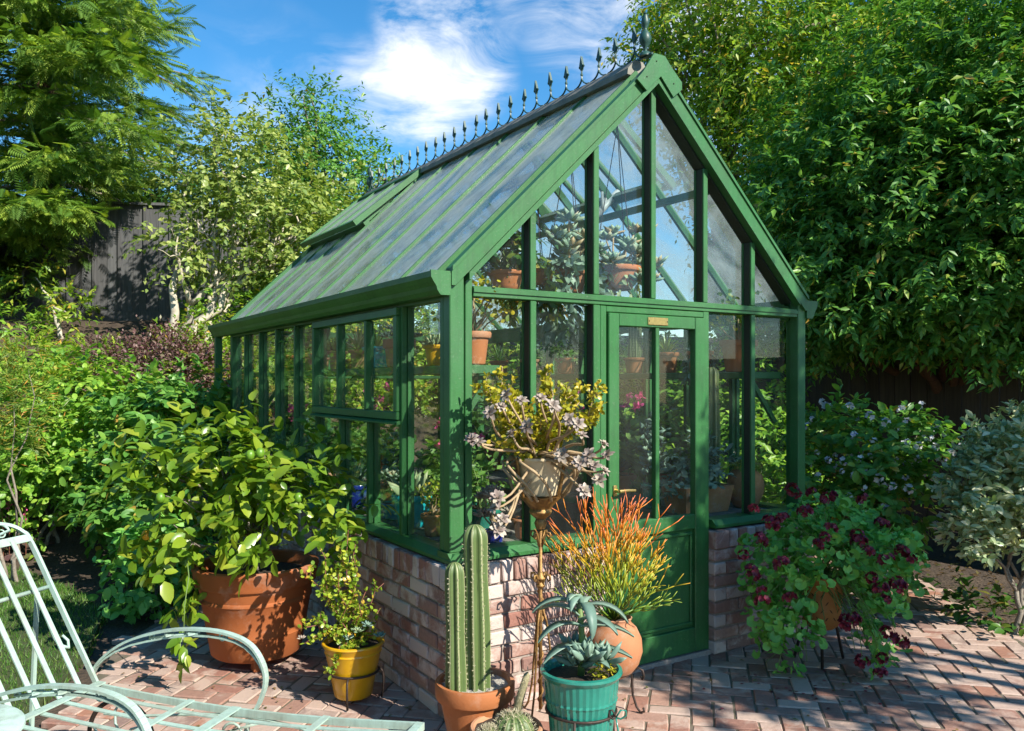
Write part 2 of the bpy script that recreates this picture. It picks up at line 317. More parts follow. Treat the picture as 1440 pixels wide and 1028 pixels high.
def np_mesh(name, V, F, mat, attrs=None, smooth=False):
    """V (n,3), F (m,k) one face size"""
    me = bpy.data.meshes.new(name)
    V = np.asarray(V, np.float32); F = np.asarray(F, np.int32); k = F.shape[1]
    me.vertices.add(len(V)); me.vertices.foreach_set('co', V.ravel())
    me.loops.add(F.size); me.loops.foreach_set('vertex_index', F.ravel())
    me.polygons.add(len(F)); me.polygons.foreach_set('loop_start', np.arange(0, F.size, k, dtype=np.int32))
    me.update(calc_edges=True)
    for an, arr in (attrs or {}).items():
        a = me.attributes.new(an, 'FLOAT', 'POINT'); a.data.foreach_set('value', np.asarray(arr, np.float32))
    if smooth: me.polygons.foreach_set('use_smooth', np.ones(len(F), bool))
    me.materials.append(mat); return me

class MB:
    """collects shapes for ONE mesh object"""
    def __init__(s): s.v = []; s.f = []; s.a = {}
    def raw(s, verts, faces, **attr):
        b = len(s.v); s.v += [tuple(v) for v in verts]; s.f += [tuple(i+b for i in f) for f in faces]
        for k, val in attr.items(): s.a.setdefault(k, {}).update({b+i: val if not hasattr(val, '__len__') else val[i] for i in range(len(verts))})
        return s
    def box(s, x0, x1, y0, y1, z0, z1, **kw):
        v = [(x0,y0,z0),(x1,y0,z0),(x1,y1,z0),(x0,y1,z0),(x0,y0,z1),(x1,y0,z1),(x1,y1,z1),(x0,y1,z1)]
        return s.raw(v, [(0,3,2,1),(4,5,6,7),(0,1,5,4),(1,2,6,5),(2,3,7,6),(3,0,4,7)], **kw)
    def cbox(s, x0, x1, y0, y1, z0, z1, c=0.004):
        V, F = chamfer(x1-x0, y1-y0, z1-z0, c)
        return s.raw(V + np.array(((x0+x1)/2, (y0+y1)/2, (z0+z1)/2)), F)
    def beam(s, a, b, w, h, up=(0, 0, 1)):
        a, b = Vector(a), Vector(b); d = (b-a).normalized(); u = Vector(up)
        x = d.cross(u).normalized(); u = x.cross(d).normalized(); v = []
        for p in (a, b):
            for sx, sz in ((-1,-1),(1,-1),(1,1),(-1,1)): v.append(p + x*(sx*w/2) + u*(sz*h/2))
        return s.raw(v, [(0,1,2,3),(7,6,5,4),(0,4,5,1),(1,5,6,2),(2,6,7,3),(3,7,4,0)])
    def prism(s, poly, axis, a, b):
        """poly: 2-D points; axis 'y': poly is (x,z) extruded over y a..b; 'x': (y,z); 'z': (x,y)"""
        n = len(poly)
        def P(p, t): return {'y': (p[0], t, p[1]), 'x': (t, p[0], p[1]), 'z': (p[0], p[1], t)}[axis]
        v = [P(p, a) for p in poly] + [P(p, b) for p in poly]
        f = [tuple(range(n)), tuple(range(2*n-1, n-1, -1))] + [(i, i+n, (i+1) % n+n, (i+1) % n) for i in range(n)]
        return s.raw(v, f)
    def tube(s, pts, r, n=8, cap=True, **attr):
        pts = [Vector(p) for p in pts]; m = len(pts)
        rs = list(r) if hasattr(r, '__len__') else [r]*m
        v = []; up = Vector((0.13, 0.21, 0.97)); av = {k: [] for k in attr}
        for i, p in enumerate(pts):
            d = (pts[min(i+1, m-1)]-pts[max(i-1, 0)])
            d = d.normalized() if d.length > 1e-9 else Vector((0, 0, 1))
            if abs(d.dot(up)) > 0.97: up = Vector((0.9, 0.3, 0.1))
            x = d.cross(up).normalized(); y = x.cross(d).normalized(); up = y
            for k in range(n):
                a = 2*math.pi*k/n; v.append(p + x*(math.cos(a)*rs[i]) + y*(math.sin(a)*rs[i]))
                for q in attr: av[q].append(attr[q][i])
        f = [(i*n+k, i*n+(k+1) % n, (i+1)*n+(k+1) % n, (i+1)*n+k) for i in range(m-1) for k in range(n)]
        if cap: f += [tuple(range(n-1, -1, -1)), tuple((m-1)*n+k for k in range(n))]
        return s.raw(v, f, **av)
    def lathe(s, prof, c=(0, 0, 0), n=32, wob=0.0):
        v = []; m = len(prof)
        for r, z in prof:
            for k in range(n):
                a = 2*math.pi*k/n; q = r*(1+wob*math.sin(3*a+z*9)); v.append((c[0]+q*math.cos(a), c[1]+q*math.sin(a), c[2]+z))
        f = [(i*n+k, i*n+(k+1) % n, (i+1)*n+(k+1) % n, (i+1)*n+k) for i in range(m-1) for k in range(n)]
        return s.raw(v, f)
    def ball(s, c, r, n=10, sq=(1, 1, 1)):
        m = n//2+1; v = []
        for i in range(m):
            t = math.pi*i/(m-1)
            for k in range(n):
                a = 2*math.pi*k/n; v.append((c[0]+r*sq[0]*math.sin(t)*math.cos(a), c[1]+r*sq[1]*math.sin(t)*math.sin(a), c[2]+r*sq[2]*math.cos(t)))
        f = [(i*n+k, (i+1)*n+k, (i+1)*n+(k+1) % n, i*n+(k+1) % n) for i in range(m-1) for k in range(n)]
        return s.raw(v, f)
    def mesh(s, name, mat, smooth=False, bevel=0):
        me = bpy.data.meshes.new(name); me.from_pydata(s.v, [], s.f); me.update()
        for k, d in s.a.items():
            at = me.attributes.new(k, 'FLOAT', 'POINT'); arr = np.zeros(len(s.v), np.float32)
            for i, val in d.items(): arr[i] = val
            at.data.foreach_set('value', arr)
        if smooth:
            me.polygons.foreach_set('use_smooth', np.ones(len(me.polygons), bool))
            if smooth != True: me.set_sharp_from_angle(angle=R(smooth))
        me.materials.append(M[mat] if isinstance(mat, str) else mat); return me
    def build(s, name, mat, parent=None, smooth=False, label=None, kind=None, cat=None, group=None):
        o = bpy.data.objects.new(name, s.mesh(name, mat, smooth)); put(o, parent); return tag(o, label, cat, group, kind)

def chamfer(lx, ly, lz, c, jit=0.0, rng=None):
    h = np.array((lx, ly, lz))/2; V = []; idx = {}
    for sx in (-1, 1):
        for sy in (-1, 1):
            for sz in (-1, 1):
                sg = np.array((sx, sy, sz)); j = (rng.normal(0, jit, 3) if jit else np.zeros(3))
                for ax in range(3):
                    p = sg*(h-c)+j; p = p.astype(float); p[ax] = sg[ax]*h[ax]+j[ax]; idx[(sx, sy, sz, ax)] = len(V); V.append(p)
    F = []
    def q(*keys):
        f = [idx[k] for k in keys]; P = [V[i] for i in f]
        n = np.cross(P[1]-P[0], P[2]-P[0]); 
        if np.dot(n, np.mean(P, axis=0)) < 0: f.reverse()
        F.append(tuple(f))
    for ax in range(3):
        a, b = [i for i in range(3) if i != ax]
        for s0 in (-1, 1):
            ks = []
            for sa, sb in ((-1,-1),(1,-1),(1,1),(-1,1)):
                t = [0, 0, 0]; t[ax] = s0; t[a] = sa; t[b] = sb; ks.append((*t, ax))
            q(*ks)
        for sa in (-1, 1):
            for sb in (-1, 1):
                t0 = [0, 0, 0]; t0[a] = sa; t0[b] = sb; t0[ax] = -1; t1 = list(t0); t1[ax] = 1
                q((*t0, a), (*t1, a), (*t1, b), (*t0, b))
    for sx in (-1, 1):
        for sy in (-1, 1):
            for sz in (-1, 1): q((sx, sy, sz, 0), (sx, sy, sz, 1), (sx, sy, sz, 2))
    return np.array(V), F

# ------------------------------------------------------------------ leaves
def _t(v, f): return np.array(v, float), np.array(f, int)
T_FOLD = _t([(0,0,0),(-.5,.42,.10),(0,.45,0),(.5,.42,.10),(0,1,-.08)], [(0,2,1),(0,3,2),(1,2,4),(2,3,4)])
T_OVAL = _t([(0,0,0),(-.36,.18,.06),(.36,.18,.06),(-.5,.5,.05),(.5,.5,.05),(0,1,-.15),(0,.2,0),(0,.52,-.02),(-.34,.8,-.04),(.34,.8,-.04),(0,.8,-.08)],
            [(0,6,1),(0,2,6),(1,6,3),(6,7,3),(6,2,4),(6,4,7),(3,7,8),(7,10,8),(7,4,9),(7,9,10),(8,10,5),(10,9,5)])
T_LANCE = _t([(0,0,0),(-.5,.3,.06),(0,.34,.02),(.5,.3,.06),(-.3,.68,-.02),(0,.7,-.06),(.3,.68,-.02),(0,1,-.22)],
             [(0,2,1),(0,3,2),(1,2,4),(2,5,4),(2,3,5),(3,6,5),(4,5,7),(5,6,7)])
T_DIAM = _t([(0,0,0),(-.5,.45,0),(.5,.45,0),(0,1,0)], [(0,2,1),(1,2,3)])
_a = [2*math.pi*k/6 for k in range(6)]
T_ROUND = _t([(0,.5,.0)]+[(.5*math.sin(x), .5-.5*math.cos(x), .1) for x in _a], [(0,1+k,1+(k+1)%6) for k in range(6)])
_a = [2*math.pi*k/10 for k in range(10)]
T_LOBED = _t([(0,.42,-.1)]+[((.5 if k%2 else .455)*math.sin(x)*1.0, .48-(.5 if k%2 else .45)*math.cos(x)*(.25 if k==0 else 1), .07+(.05 if k%2 else -.03)) for k, x in enumerate(_a)], [(0,1+k,1+(k+1)%10) for k in range(10)])
T_SUCC = _t([(0,0,0),(-.3,.3,0),(0,.3,.12),(.3,.3,0),(0,.3,-.12),(-.5,.65,.06),(0,.65,.16),(.5,.65,.06),(0,.65,-.06),(0,1,.14)],
            [(0,2,1),(0,3,2),(0,4,3),(0,1,4)]+[f for i in range(4) for f in ((1+i,1+(i+1)%4,5+i),(1+(i+1)%4,5+(i+1)%4,5+i))]+[(5+i,5+(i+1)%4,9) for i in range(4)])
T_BLADE = _t([(-.5,0,0),(.5,0,0),(-.35,.5,-.03),(.35,.5,-.03),(0,1,-.2)], [(0,1,2),(1,3,2),(2,3,4)])
_n = []
_f = []
for k in range(9):           # a flat feathery spray of needles
    y = .04+k/9.6; w = 0.5*(1-0.7*y)
    for sd in (-1, 1):
        b = len(_n); _n += [(0,y-.03,0),(sd*w*.6,y+.03,-.01),(sd*w,y+.15,-.06),(sd*w*.45,y+.10,0)]
        _f += [(b,b+1,b+2),(b,b+2,b+3)] if sd > 0 else [(b,b+2,b+1),(b,b+3,b+2)]
b = len(_n); _n += [(-.03,0,0),(.03,0,0),(0,1,-.05)]; _f.append((b,b+1,b+2))
T_FEATHER = _t(_n, _f)
TPL = dict(fold=T_FOLD, oval=T_OVAL, lance=T_LANCE, diam=T_DIAM, round=T_ROUND, lobed=T_LOBED, succ=T_SUCC, blade=T_BLADE, feather=T_FEATHER)

def unit(a): return a/np.maximum(np.linalg.norm(a, axis=-1, keepdims=True), 1e-9)
def leafset(P, D, N, L, W):
    n = len(P); D = unit(np.asarray(D, float)); N = np.asarray(N, float)
    X = unit(np.cross(D, N)); N = np.cross(X, D)
    return dict(P=np.asarray(P, float), D=D, N=N, X=X, L=np.broadcast_to(L, n).astype(float), W=np.broadcast_to(W, n).astype(float))
def cat_sets(*S): return {k: np.concatenate([s[k] for s in S]) for k in S[0]}
def sub(S, i): return {k: v[i] for k, v in S.items()}
def leaf_mesh(name, S, tpl, mat):
    V, F = TPL[tpl]; n = len(S['P']); k = len(V)
    W = S['W'][:, None, None]; L = S['L'][:, None, None]
    P = S['P'][:, None] + V[None, :, 0:1]*W*S['X'][:, None] + V[None, :, 1:2]*L*S['D'][:, None] + V[None, :, 2:3]*L*S['N'][:, None]
    FF = (F[None] + (np.arange(n)*k)[:, None, None]).reshape(-1, 3)
    rnd = np.repeat(RNG.random(n), k)
    return np_mesh(name, P.reshape(-1, 3), FF, M[mat] if isinstance(mat, str) else mat, {'rnd': rnd}, smooth=tpl in ('succ',))
_one = {}
def foliage(parent, S, tpl, mat, parts=0, name='leaf', mass='foliage'):
    """the `parts` leaves nearest the camera become objects of their own (shared mesh), the rest one mass"""
    n = len(S['P'])
    if parts:
        d = np.linalg.norm(S['P']-np.array((0, 0, 1.6)), axis=1)-S['L']*3
        order = np.argsort(d); near, far = order[:parts], order[parts:]
        key = (tpl, mat)
        if key not in _one:
            V, F = TPL[tpl]; _one[key] = np_mesh(name, V, F, M[mat], smooth=tpl == 'succ')
        for i in near:
            o = bpy.data.objects.new(name, _one[key]); put(o, parent)
            X, D, N, L, W, P = S['X'][i], S['D'][i], S['N'][i], S['L'][i], S['W'][i], S['P'][i]
            o.matrix_basis = Matrix(((X[0]*W, D[0]*L, N[0]*L, P[0]), (X[1]*W, D[1]*L, N[1]*L, P[1]), (X[2]*W, D[2]*L, N[2]*L, P[2]), (0, 0, 0, 1)))
        if len(far) == 0: return
        S = sub(S, far)
    o = bpy.data.objects.new(mass, leaf_mesh(mass, S, tpl, mat)); put(o, parent)
    if n > 40: o['kind'] = 'stuff'
    return o
def rdir(n): return unit(RNG.normal(size=(n, 3)))
def lobe_points(lobes, n, shell=0.4, bump=0.16, keep=None):
    """points near the surface of noisy ellipsoids, and outward directions"""
    C = np.array([l[0] for l in lobes], float); Rr = np.array([np.broadcast_to(l[1], 3) for l in lobes], float)
    a = (Rr[:, 0]*Rr[:, 1]+Rr[:, 1]*Rr[:, 2]+Rr[:, 0]*Rr[:, 2]); i = RNG.choice(len(lobes), n, p=a/a.sum())
    u = rdir(n); rr = 1-shell*RNG.random(n)**1.6
    ph = RNG.random(len(lobes))*9
    b = np.sin(u[:, 0]*5.1+ph[i])*np.sin(u[:, 1]*4.7+2*ph[i])+np.sin(u[:, 2]*6.3+ph[i])*.6+.6*np.sin(u[:, 0]*11+u[:, 2]*9+ph[i])
    P = C[i]+Rr[i]*u*(rr*(1+bump*b))[:, None]; O = unit(u/Rr[i])
    if keep is not None:
        k = keep(P); P, O = P[k], O[k]
    return P, O
def sprays(P, O, m, length, leaf, width, droop=0.4, fwd=0.55, jitter=0.35, up=0.8, lvar=0.3):
    """a twig with m leaves at every point"""
    n = len(P); A = unit(O*1.0+RNG.normal(0, 0.45, (n, 3))+np.array((0, 0, -droop)))
    S = unit(np.cross(A, np.array((0, 0, 1.0))+RNG.normal(0, .2, (n, 3))))
    t = (np.arange(m)+0.5)/m; side = np.where(np.arange(m) % 2 == 0, 1.0, -1.0); side[-1] = 0.1
    Ln = length*(0.7+0.6*RNG.random(n))
    Q = P[:, None]+A[:, None]*(t[None, :, None]*Ln[:, None, None])
    Q[..., 2] -= (t**2)[None]*Ln[:, None]*droop*0.5
    D = A[:, None]*fwd+S[:, None]*(side[None, :, None]*.8)+RNG.normal(0, jitter, (n, m, 3))+np.array((0, 0, -droop*.7))
    Nn = np.array((0, 0, up))+O[:, None]*.6+RNG.normal(0, .35, (n, m, 3))
    L = leaf*(1-lvar+2*lvar*RNG.random((n, m)))
    return leafset(Q.reshape(-1, 3), D.reshape(-1, 3), Nn.reshape(-1, 3), L.ravel(), L.ravel()*width)
def limb(mb, a, b, r0, r1, sag=0.0, wig=0.06, n=7, k=6):
    a, b = Vector(a), Vector(b); ln = (b-a).length; pts = []
    for i in range(k):
        t = i/(k-1); p = a.lerp(b, t)
        if 0 < i < k-1: p += Vector(random.uniform(-1, 1) for _ in range(3))*wig*ln*0.5
        p.z -= sag*math.sin(t*math.pi); pts.append(p)
    mb.tube(pts, [r0+(r1-r0)*i/(k-1) for i in range(k)], n); return pts

def tree(name, label, cat, base, lobes, leaf, n, m=9, mat='l_dark', tpl='fold', trunk_r=0.1, bark='bark', twig=0.3, width=0.42, droop=0.4, shell=0.45,
         group=None, parts=0, stems=1, keep=None, bump=0.16, fork=0.35, spread=0.15, wig=0.06, up=0.8, twigs=0):
    t = thing(name, label, cat, base, group); b = Vector(base)
    for s in range(stems):
        mb = MB(); ls = lobes[s::stems]
        if not ls: continue
        cx = sum((Vector(l[0]) for l in ls), Vector())/len(ls)
        foot = b+Vector((random.uniform(-1, 1)*spread, random.uniform(-1, 1)*spread, 0)) if stems > 1 else b
        top = foot.lerp(cx, fork)
        limb(mb, foot-Vector((0, 0, .05)), top, trunk_r, trunk_r*.7, 0, wig)
        for l in ls:
            pts = limb(mb, top, l[0], trunk_r*.6, trunk_r*.12, 0, wig)
            rad = np.broadcast_to(l[1], 3)
            for _ in range(twigs):
                u = Vector(rdir(1)[0]*rad*.85); limb(mb, pts[random.randint(2, 5)], Vector(l[0])+u, trunk_r*.22, trunk_r*.05, 0, wig, 5, 5)
        mb.build('trunk' if stems == 1 else 'stem', bark, t, True)
    P, O = lobe_points(lobes, n, shell, bump, keep)
    foliage(t, sprays(P, O, m, twig, leaf, width, droop, up=up), tpl, mat, parts, 'leaf', 'crown')
    return t

# ================================================================== GROUND
def sm(a, b, x):
    t = np.clip((x-a)/(b-a), 0, 1); return t*t*(3-2*t)
def ground_z(x, y):
    x = np.asarray(x, float); y = np.asarray(y, float)
    base = 2.5*sm(7.9, 13.4, y+0.12*x)
    n = .5*np.sin(x*1.9+y*.7)+.5*np.sin(y*2.3-x*1.1)+.35*np.sin(x*5.3)*np.sin(y*4.7)
    bed = sm(6.0, 7.5, y)+sm(5.6, 6.6, x)
    return base-0.03+np.clip(bed, 0, 1)*(0.02*n+0.02)
PATIO = [(-3.5,-2), (6.6,-2), (5.6,0.9), (5.25,2.0), (5.36,2.53), (5.8,3.07), (6.4,3.79), (7.14,4.64), (7.62,5.3), (7.6,6.4), (5.6,7.6), (4.3,8.0),
         (1.55,8.0), (1.42,6.43), (1.03,5.98), (0.70,5.52), (0.53,5.04), (0.33,4.45), (0.0,3.9), (-1.0,3.3), (-3.5,3.0)]
def inside(px, py, poly):
    c = np.zeros(np.shape(px), bool); j = len(poly)-1
    for i in range(len(poly)):
        (xi, yi), (xj, yj) = poly[i], poly[j]
        hit = ((yi > py) != (yj > py)) & (px < (xj-xi)*(py-yi)/((yj-yi) or 1e-9)+xi); c ^= hit; j = i
    return c
def axis_steps(lo, a, b, hi, fine, coarse):
    return np.unique(np.concatenate([np.geomspace(1, a-lo+1, 14)[::-1]*-1+a+1, np.arange(a, b, fine), np.geomspace(1, hi-b+1, 16)+b-1]))
gx = axis_steps(-60, -4, 10, 90, 0.2, 4); gy = axis_steps(-40, -2, 18, 120, 0.2, 4)
GX, GY = np.meshgrid(gx, gy); nx, ny = len(gx), len(gy)
V = np.stack([GX, GY, ground_z(GX, GY)], -1).reshape(-1, 3)
ii = (np.arange(ny-1)[:, None]*nx+np.arange(nx-1)[None]).ravel()
o = bpy.data.objects.new('ground', np_mesh('ground', V, np.stack([ii, ii+1, ii+nx+1, ii+nx], -1), M['earth'], smooth=True)); put(o, None); tag(o, 'bare brown garden soil sloping up to the back fence', kind='structure')
patio = MB().prism(PATIO, 'z', -0.05, -0.006).build('patio', 'sand', None); tag(patio, 'old red and whitewashed bricks laid in herringbone', kind='structure')
# herringbone bricks, 45 degrees to the greenhouse
brick_meshes = {}
def brick_mesh(kind, lx, ly, lz, mat, k):
    key = (kind, k)
    if key not in brick_meshes:
        rng = np.random.default_rng(len(brick_meshes)+3); V, F = chamfer(lx, ly, lz, 0.0055, 0.0018, rng)
        me = bpy.data.meshes.new('brick'); me.from_pydata(V.tolist(), [], F); me.update(); me.materials.append(M[mat]); brick_meshes[key] = me
    return brick_meshes[key]
def lay_bricks(parent, items, mat, limit=300):
    """items: (centre, size, rotz). Nearest `limit` are objects, the rest one stuff part"""
    items = sorted(items, key=lambda it: (Vector(it[0])-Vector((0, 0, 1.6))).length+(9 if it[0][2] < -.2 else 0))
    for c, sz, rz in items[:limit]:
        o = bpy.data.objects.new('brick', brick_mesh(tuple(round(q, 3) for q in sz)+(mat,), *sz, mat, random.randint(0, 4))); put(o, parent)
        o.location = Vector(c)+Vector((0, 0, random.uniform(-.0035, .002))); o.rotation_euler = (random.gauss(0, .010), random.gauss(0, .008), rz+random.gauss(0, .008))
    rest = items[limit:]
    if rest:
        VV, rn, FF = [], [], []
        for c, sz, rz in rest:
            rng = np.random.default_rng(random.randint(0, 6)); V, F = chamfer(*sz, 0.0055, 0.0018, rng)
            ca, sa = math.cos(rz), math.sin(rz); V = V @ np.array(((ca, sa, 0), (-sa, ca, 0), (0, 0, 1)))+np.array(c)+np.array((0, 0, random.uniform(-.002, .0015)))
            b = len(VV); VV += V.tolist(); FF += [tuple(i+b for i in f) for f in F]; rn += [random.random()]*len(V)
        me = bpy.data.meshes.new('brick_field'); me.from_pydata(VV, [], FF); me.update(); me.materials.append(M[mat])
        at = me.attributes.new('rnd', 'FLOAT', 'POINT'); at.data.foreach_set('value', np.array(rn, np.float32))
        o = bpy.data.objects.new('brick_field', me); put(o, parent); o['kind'] = 'stuff'
def herringbone():
    w = 0.1035; a = R(-45); ca, sa = math.cos(a), math.sin(a); ox, oy = 3.0, 3.0; items = []
    for i in range(-75, 76):
        for j in range(-75, 76):
            k = (i-j) % 4
            if k == 0: cx, cy_, rz = (i+1)*w, (j+.5)*w, a
            elif k == 2: cx, cy_, rz = (i+.5)*w, j*w, a+math.pi/2
            else: continue
            x, y = ox+cx*ca-cy_*sa, oy+cx*sa+cy_*ca
            if not inside(np.array(x), np.array(y), PATIO): continue
            if 1.88 < x < 4.45 and 3.5 < y < 7.6: continue
            d = x*FX+y*FY
            if d < 2.2 or d > 9.5 or abs(x*FY-y*FX) > d*0.72+.4: continue
            if x > 1.9 and y > 3.7 and x < 5.4 and y > 5: continue
            items.append(((x, y, -0.025), (0.197, 0.097, 0.05), rz))
    # frame order: what shows largest first
    vis = [it for it in items if 3.55 < it[0][0]*FX+it[0][1]*FY]; hid = [it for it in items if it not in vis]
    return vis, hid
vis, hid = herringbone()
def shows(it):      # bricks clear of the greenhouse and of the planters come first
    x, y = it[0][0], it[0][1]; d = x*FX+y*FY; l = x*FY-y*FX
    return 0 if (l > 0.55 or l < -.75) else 1
vis.sort(key=lambda it: (shows(it), it[0][0]*FX+it[0][1]*FY))
first = vis[:300]; rest = vis[300:]+hid
lay_bricks(patio, first, 'paver'); lay_bricks(patio, rest, 'paver', 0)

# lawn
LAWN = [(-6,3.2), (-1.2,3.45), (-.1,4.1), (.28,4.8), (.50,5.4), (.70,6.3), (.60,7.0), (.35,7.9), (-.1,8.7), (-2,9.2), (-6,9)]
n = 60000; gxy = np.stack([RNG.uniform(-.9, .9, n), RNG.uniform(3.3, 9, n)], -1); gxy = gxy[inside(gxy[:, 0], gxy[:, 1], LAWN)]
edge = RNG.normal(0, .02, gxy.shape); gxy += edge; k = len(gxy)
Pg = np.c_[gxy, ground_z(gxy[:, 0], gxy[:, 1])-.003]; Dg = np.c_[RNG.normal(0, .4, (k, 2)), np.ones(k)]
lg = RNG.uniform(.03, .085, k)
o = bpy.data.objects.new('grass', leaf_mesh('grass', leafset(Pg, Dg, rdir(k), lg, .006+lg*.03), 'blade', 'grass')); put(o, None); tag(o, 'short green lawn beside the garden chaise', kind='stuff')
lawn = MB().prism(LAWN, 'z', -0.04, 0.004).build('lawn', m_plain('turf', (0.03, 0.05, 0.012), (0.06, 0.07, 0.02), 30), None); tag(lawn, kind='structure')

# ================================================================== GREENHOUSE
CX, RZ, SL = 3.17, 3.41, 0.97
XL, XR, YF, YB = 1.90, 4.44, 3.50, 7.60
def zr(x): return RZ-SL*abs(x-CX)
gh = thing('greenhouse', 'green painted glass greenhouse with spiked ridge cresting on a brick base', 'greenhouse', (CX, (YF+YB)/2, 0))
# --- brick base
base = MB()
base.box(1.842, 2.0, 3.422, 7.66, -.04, .62).box(2.0, 2.778, 3.422, 3.60, -.04, .62).box(3.612, 4.5, 3.422, 3.60, -.04, .62).box(4.36, 4.5, 3.6, 7.66, -.04, .62).box(2.0, 4.36, 7.5, 7.66, -.04, .62)
base.box(1.86, 2.0, 3.44, 7.64, .62, .722).box(2.0, 2.77, 3.44, 3.60, .62, .722).box(3.62, 4.49, 3.44, 3.60, .62, .722).box(4.36, 4.49, 3.6, 7.64, .62, .722).box(2.0, 4.36, 7.5, 7.64, .62, .722)
base = base.build('brick_base', 'mortar', gh)
items = []
def course_run(a0, a1, off, fixed, z, along, depth=0.1):
    L, g = 0.2, 0.011; p = a0-off
    while p < a1-0.02:
        q0, q1 = max(p, a0), min(p+L, a1)
        if q1-q0 > 0.03:
            c = (q0+q1)/2; ln = q1-q0
            if along == 'y': items.append(((fixed+depth/2, c, z), (depth, ln, .0665), 0))
            else: items.append(((c, fixed+depth/2, z), (ln, depth, .0665), 0))
        p += L+g
for c in range(8):
    z = 0.036+c*0.0775; odd = c % 2
    course_run(3.41 if odd else 3.51+.011, 7.66, 0 if odd else 0.0, 1.83, z, 'y')
    course_run(1.83 if not odd else 1.83+.111, 2.785, 0 if not odd else .0, 3.41, z, 'x')
    course_run(3.605, 4.50, 0 if odd else .105, 3.41, z, 'x')
    course_run(3.52, 7.66, .1*odd, 4.42, z, 'y')
z = .672
y = 3.41
for k in range(60):
    if y > 7.6: break
    items.append(((1.83+.10, y+.0335, z), (.215, .066, .104), 0)); y += .0745
x = 2.055
while x < 2.76:
    items.append(((x+.0335, 3.41+.095, z), (.066, .205, .104), 0)); x += .0745
x = 3.607
for w_ in [.115]+[.066]*12:
    if x+w_ > 4.54: break
    items.append(((x+w_/2, 3.41+.095, z), (w_, .205, .104), 0)); x += w_+.0085
lay_bricks(base, items, 'brick', 300)

G = 'green'
# --- sills
s = MB()
s.prism([(3.425,.735),(3.425,.752),(3.455,.782),(3.56,.782),(3.56,.735)], 'x', 1.855, 2.765).build('sill', G, gh)
MB().prism([(3.425,.735),(3.425,.752),(3.455,.782),(3.56,.782),(3.56,.735)], 'x', 3.628, 4.47).build('sill', G, gh)
MB().prism([(1.852,.733),(1.852,.750),(1.88,.780),(1.96,.780),(1.96,.733)], 'y', 3.427, 7.62).build('sill', G, gh)
MB().box(4.38, 4.48, 3.565, 7.62, .735, .78).build('sill', G, gh)
MB().box(1.965, 4.375, 7.54, 7.62, .735, .78).build('sill', G, gh)
# --- corner posts
def post(x0, x1, y0, y1, z0, z1): return MB().cbox(x0, x1, y0, y1, z0, z1, .004).build('corner_post', G, gh)
post(1.866, 1.944, 3.452, 3.52, .783, 2.14)
MB().cbox(1.868, 1.925, 3.523, 3.56, .782, 2.06).build('corner_post', G, gh)
MB().cbox(1.93, 1.985, 3.495, 3.55, .783, 2.10).build('corner_post', G, gh)
MB().cbox(1.958, 1.998, 3.466, 3.492, .783, 2.10).build('corner_post', G, gh)
post(4.405, 4.478, 3.452, 3.52, .783, 2.14)
MB().cbox(4.43, 4.478, 3.523, 3.57, .781, 2.06).build('corner_post', G, gh)
post(1.866, 1.95, 7.52, 7.60, .781, 2.10); post(4.40, 4.478, 7.52, 7.60, .781, 2.10)
# --- eaves beams and gutters
MB().box(1.872, 1.945, 3.525, 7.52, 2.0, 2.095).build('eaves_beam', G, gh); MB().box(4.40, 4.472, 3.525, 7.52, 2.0, 2.095).build('eaves_beam', G, gh)
gut = [(1.762,2.122),(1.764,2.095),(1.776,2.075),(1.79,2.055),(1.797,2.035),(1.812,2.015),(1.862,2.015),(1.862,2.122),(1.852,2.122),(1.852,2.03),(1.815,2.03),(1.775,2.11),(1.775,2.122)]
g = MB().prism(gut, 'y', 3.45, 7.98).build('gutter', G, gh)
cap = [(1.758,2.126),(1.760,2.093),(1.772,2.073),(1.787,2.053),(1.793,2.033),(1.81,2.011),(1.865,2.011),(1.865,2.126)]
MB().prism(cap, 'y', 3.438, 3.449).build('end_cap', G, g); MB().prism(cap, 'y', 7.981, 7.99).build('end_cap', G, g)
g = MB().prism([(2*CX-x, z) for x, z in gut][::-1], 'y', 3.45, 7.98).build('gutter', G, gh)
MB().prism([(2*CX-x, z) for x, z in cap][::-1], 'y', 3.438, 3.449).build('end_cap', G, g)
MB().cbox(1.80, 1.86, 7.86, 7.92, -.02, 2.012).build('downpipe', G, gh)
# --- glazing bars
FB = [1.945+.41*i for i in range(7)]           # front bays
LB = [3.57+.4467*i for i in range(10)]         # side bays
YT = 2.045
def vbar(x, y0, z0, z1, w=.036, d=.075, front=True):
    m = MB()
    if front: m.cbox(x-w/2, x+w/2, y0, y0+d, z0, z1, .003).box(x-w/2-.008, x+w/2+.008, y0+.058, y0+.072, z0, z1)
    else: m.cbox(y0, y0+d, x-w/2, x+w/2, z0, z1, .003).box(y0+.03, y0+.05, x-w/2-.012, x+w/2+.012, z0, z1)
    o = m.build('glazing_bar', G, gh)
    q = MB()
    for sx in (-1, 1):
        a0, a1 = sorted((x+sx*(w/2+.0005), x+sx*(w/2+.003)))
        if front: q.box(a0, a1, y0+.012, y0+.057, z0+.001, z1-.001)
        else: q.box(y0+.034, y0+.029, a0, a1, z0+.001, z1-.001)
    if front: q.build('gasket_and_shade', 'gasket_and_shade', o)  # black strips put the shade of the bar sides into colour
    return o
for i in (1, 5): vbar(FB[i], 3.462, .783, YT-.032)
for i in (2, 4): vbar(FB[i], 3.46, .02, YT-.032, .046, .085)
MB().cbox(1.999, 4.404, 3.458, 3.535, YT-.030, YT+.022, .003).box(1.999, 4.404, 3.45, 3.457, YT-.008, YT+.012).build('transom', G, gh)
for i in (1, 2, 3, 4, 5): vbar(FB[i], 3.464, YT+.024, zr(FB[i])-.15, .036, .08)
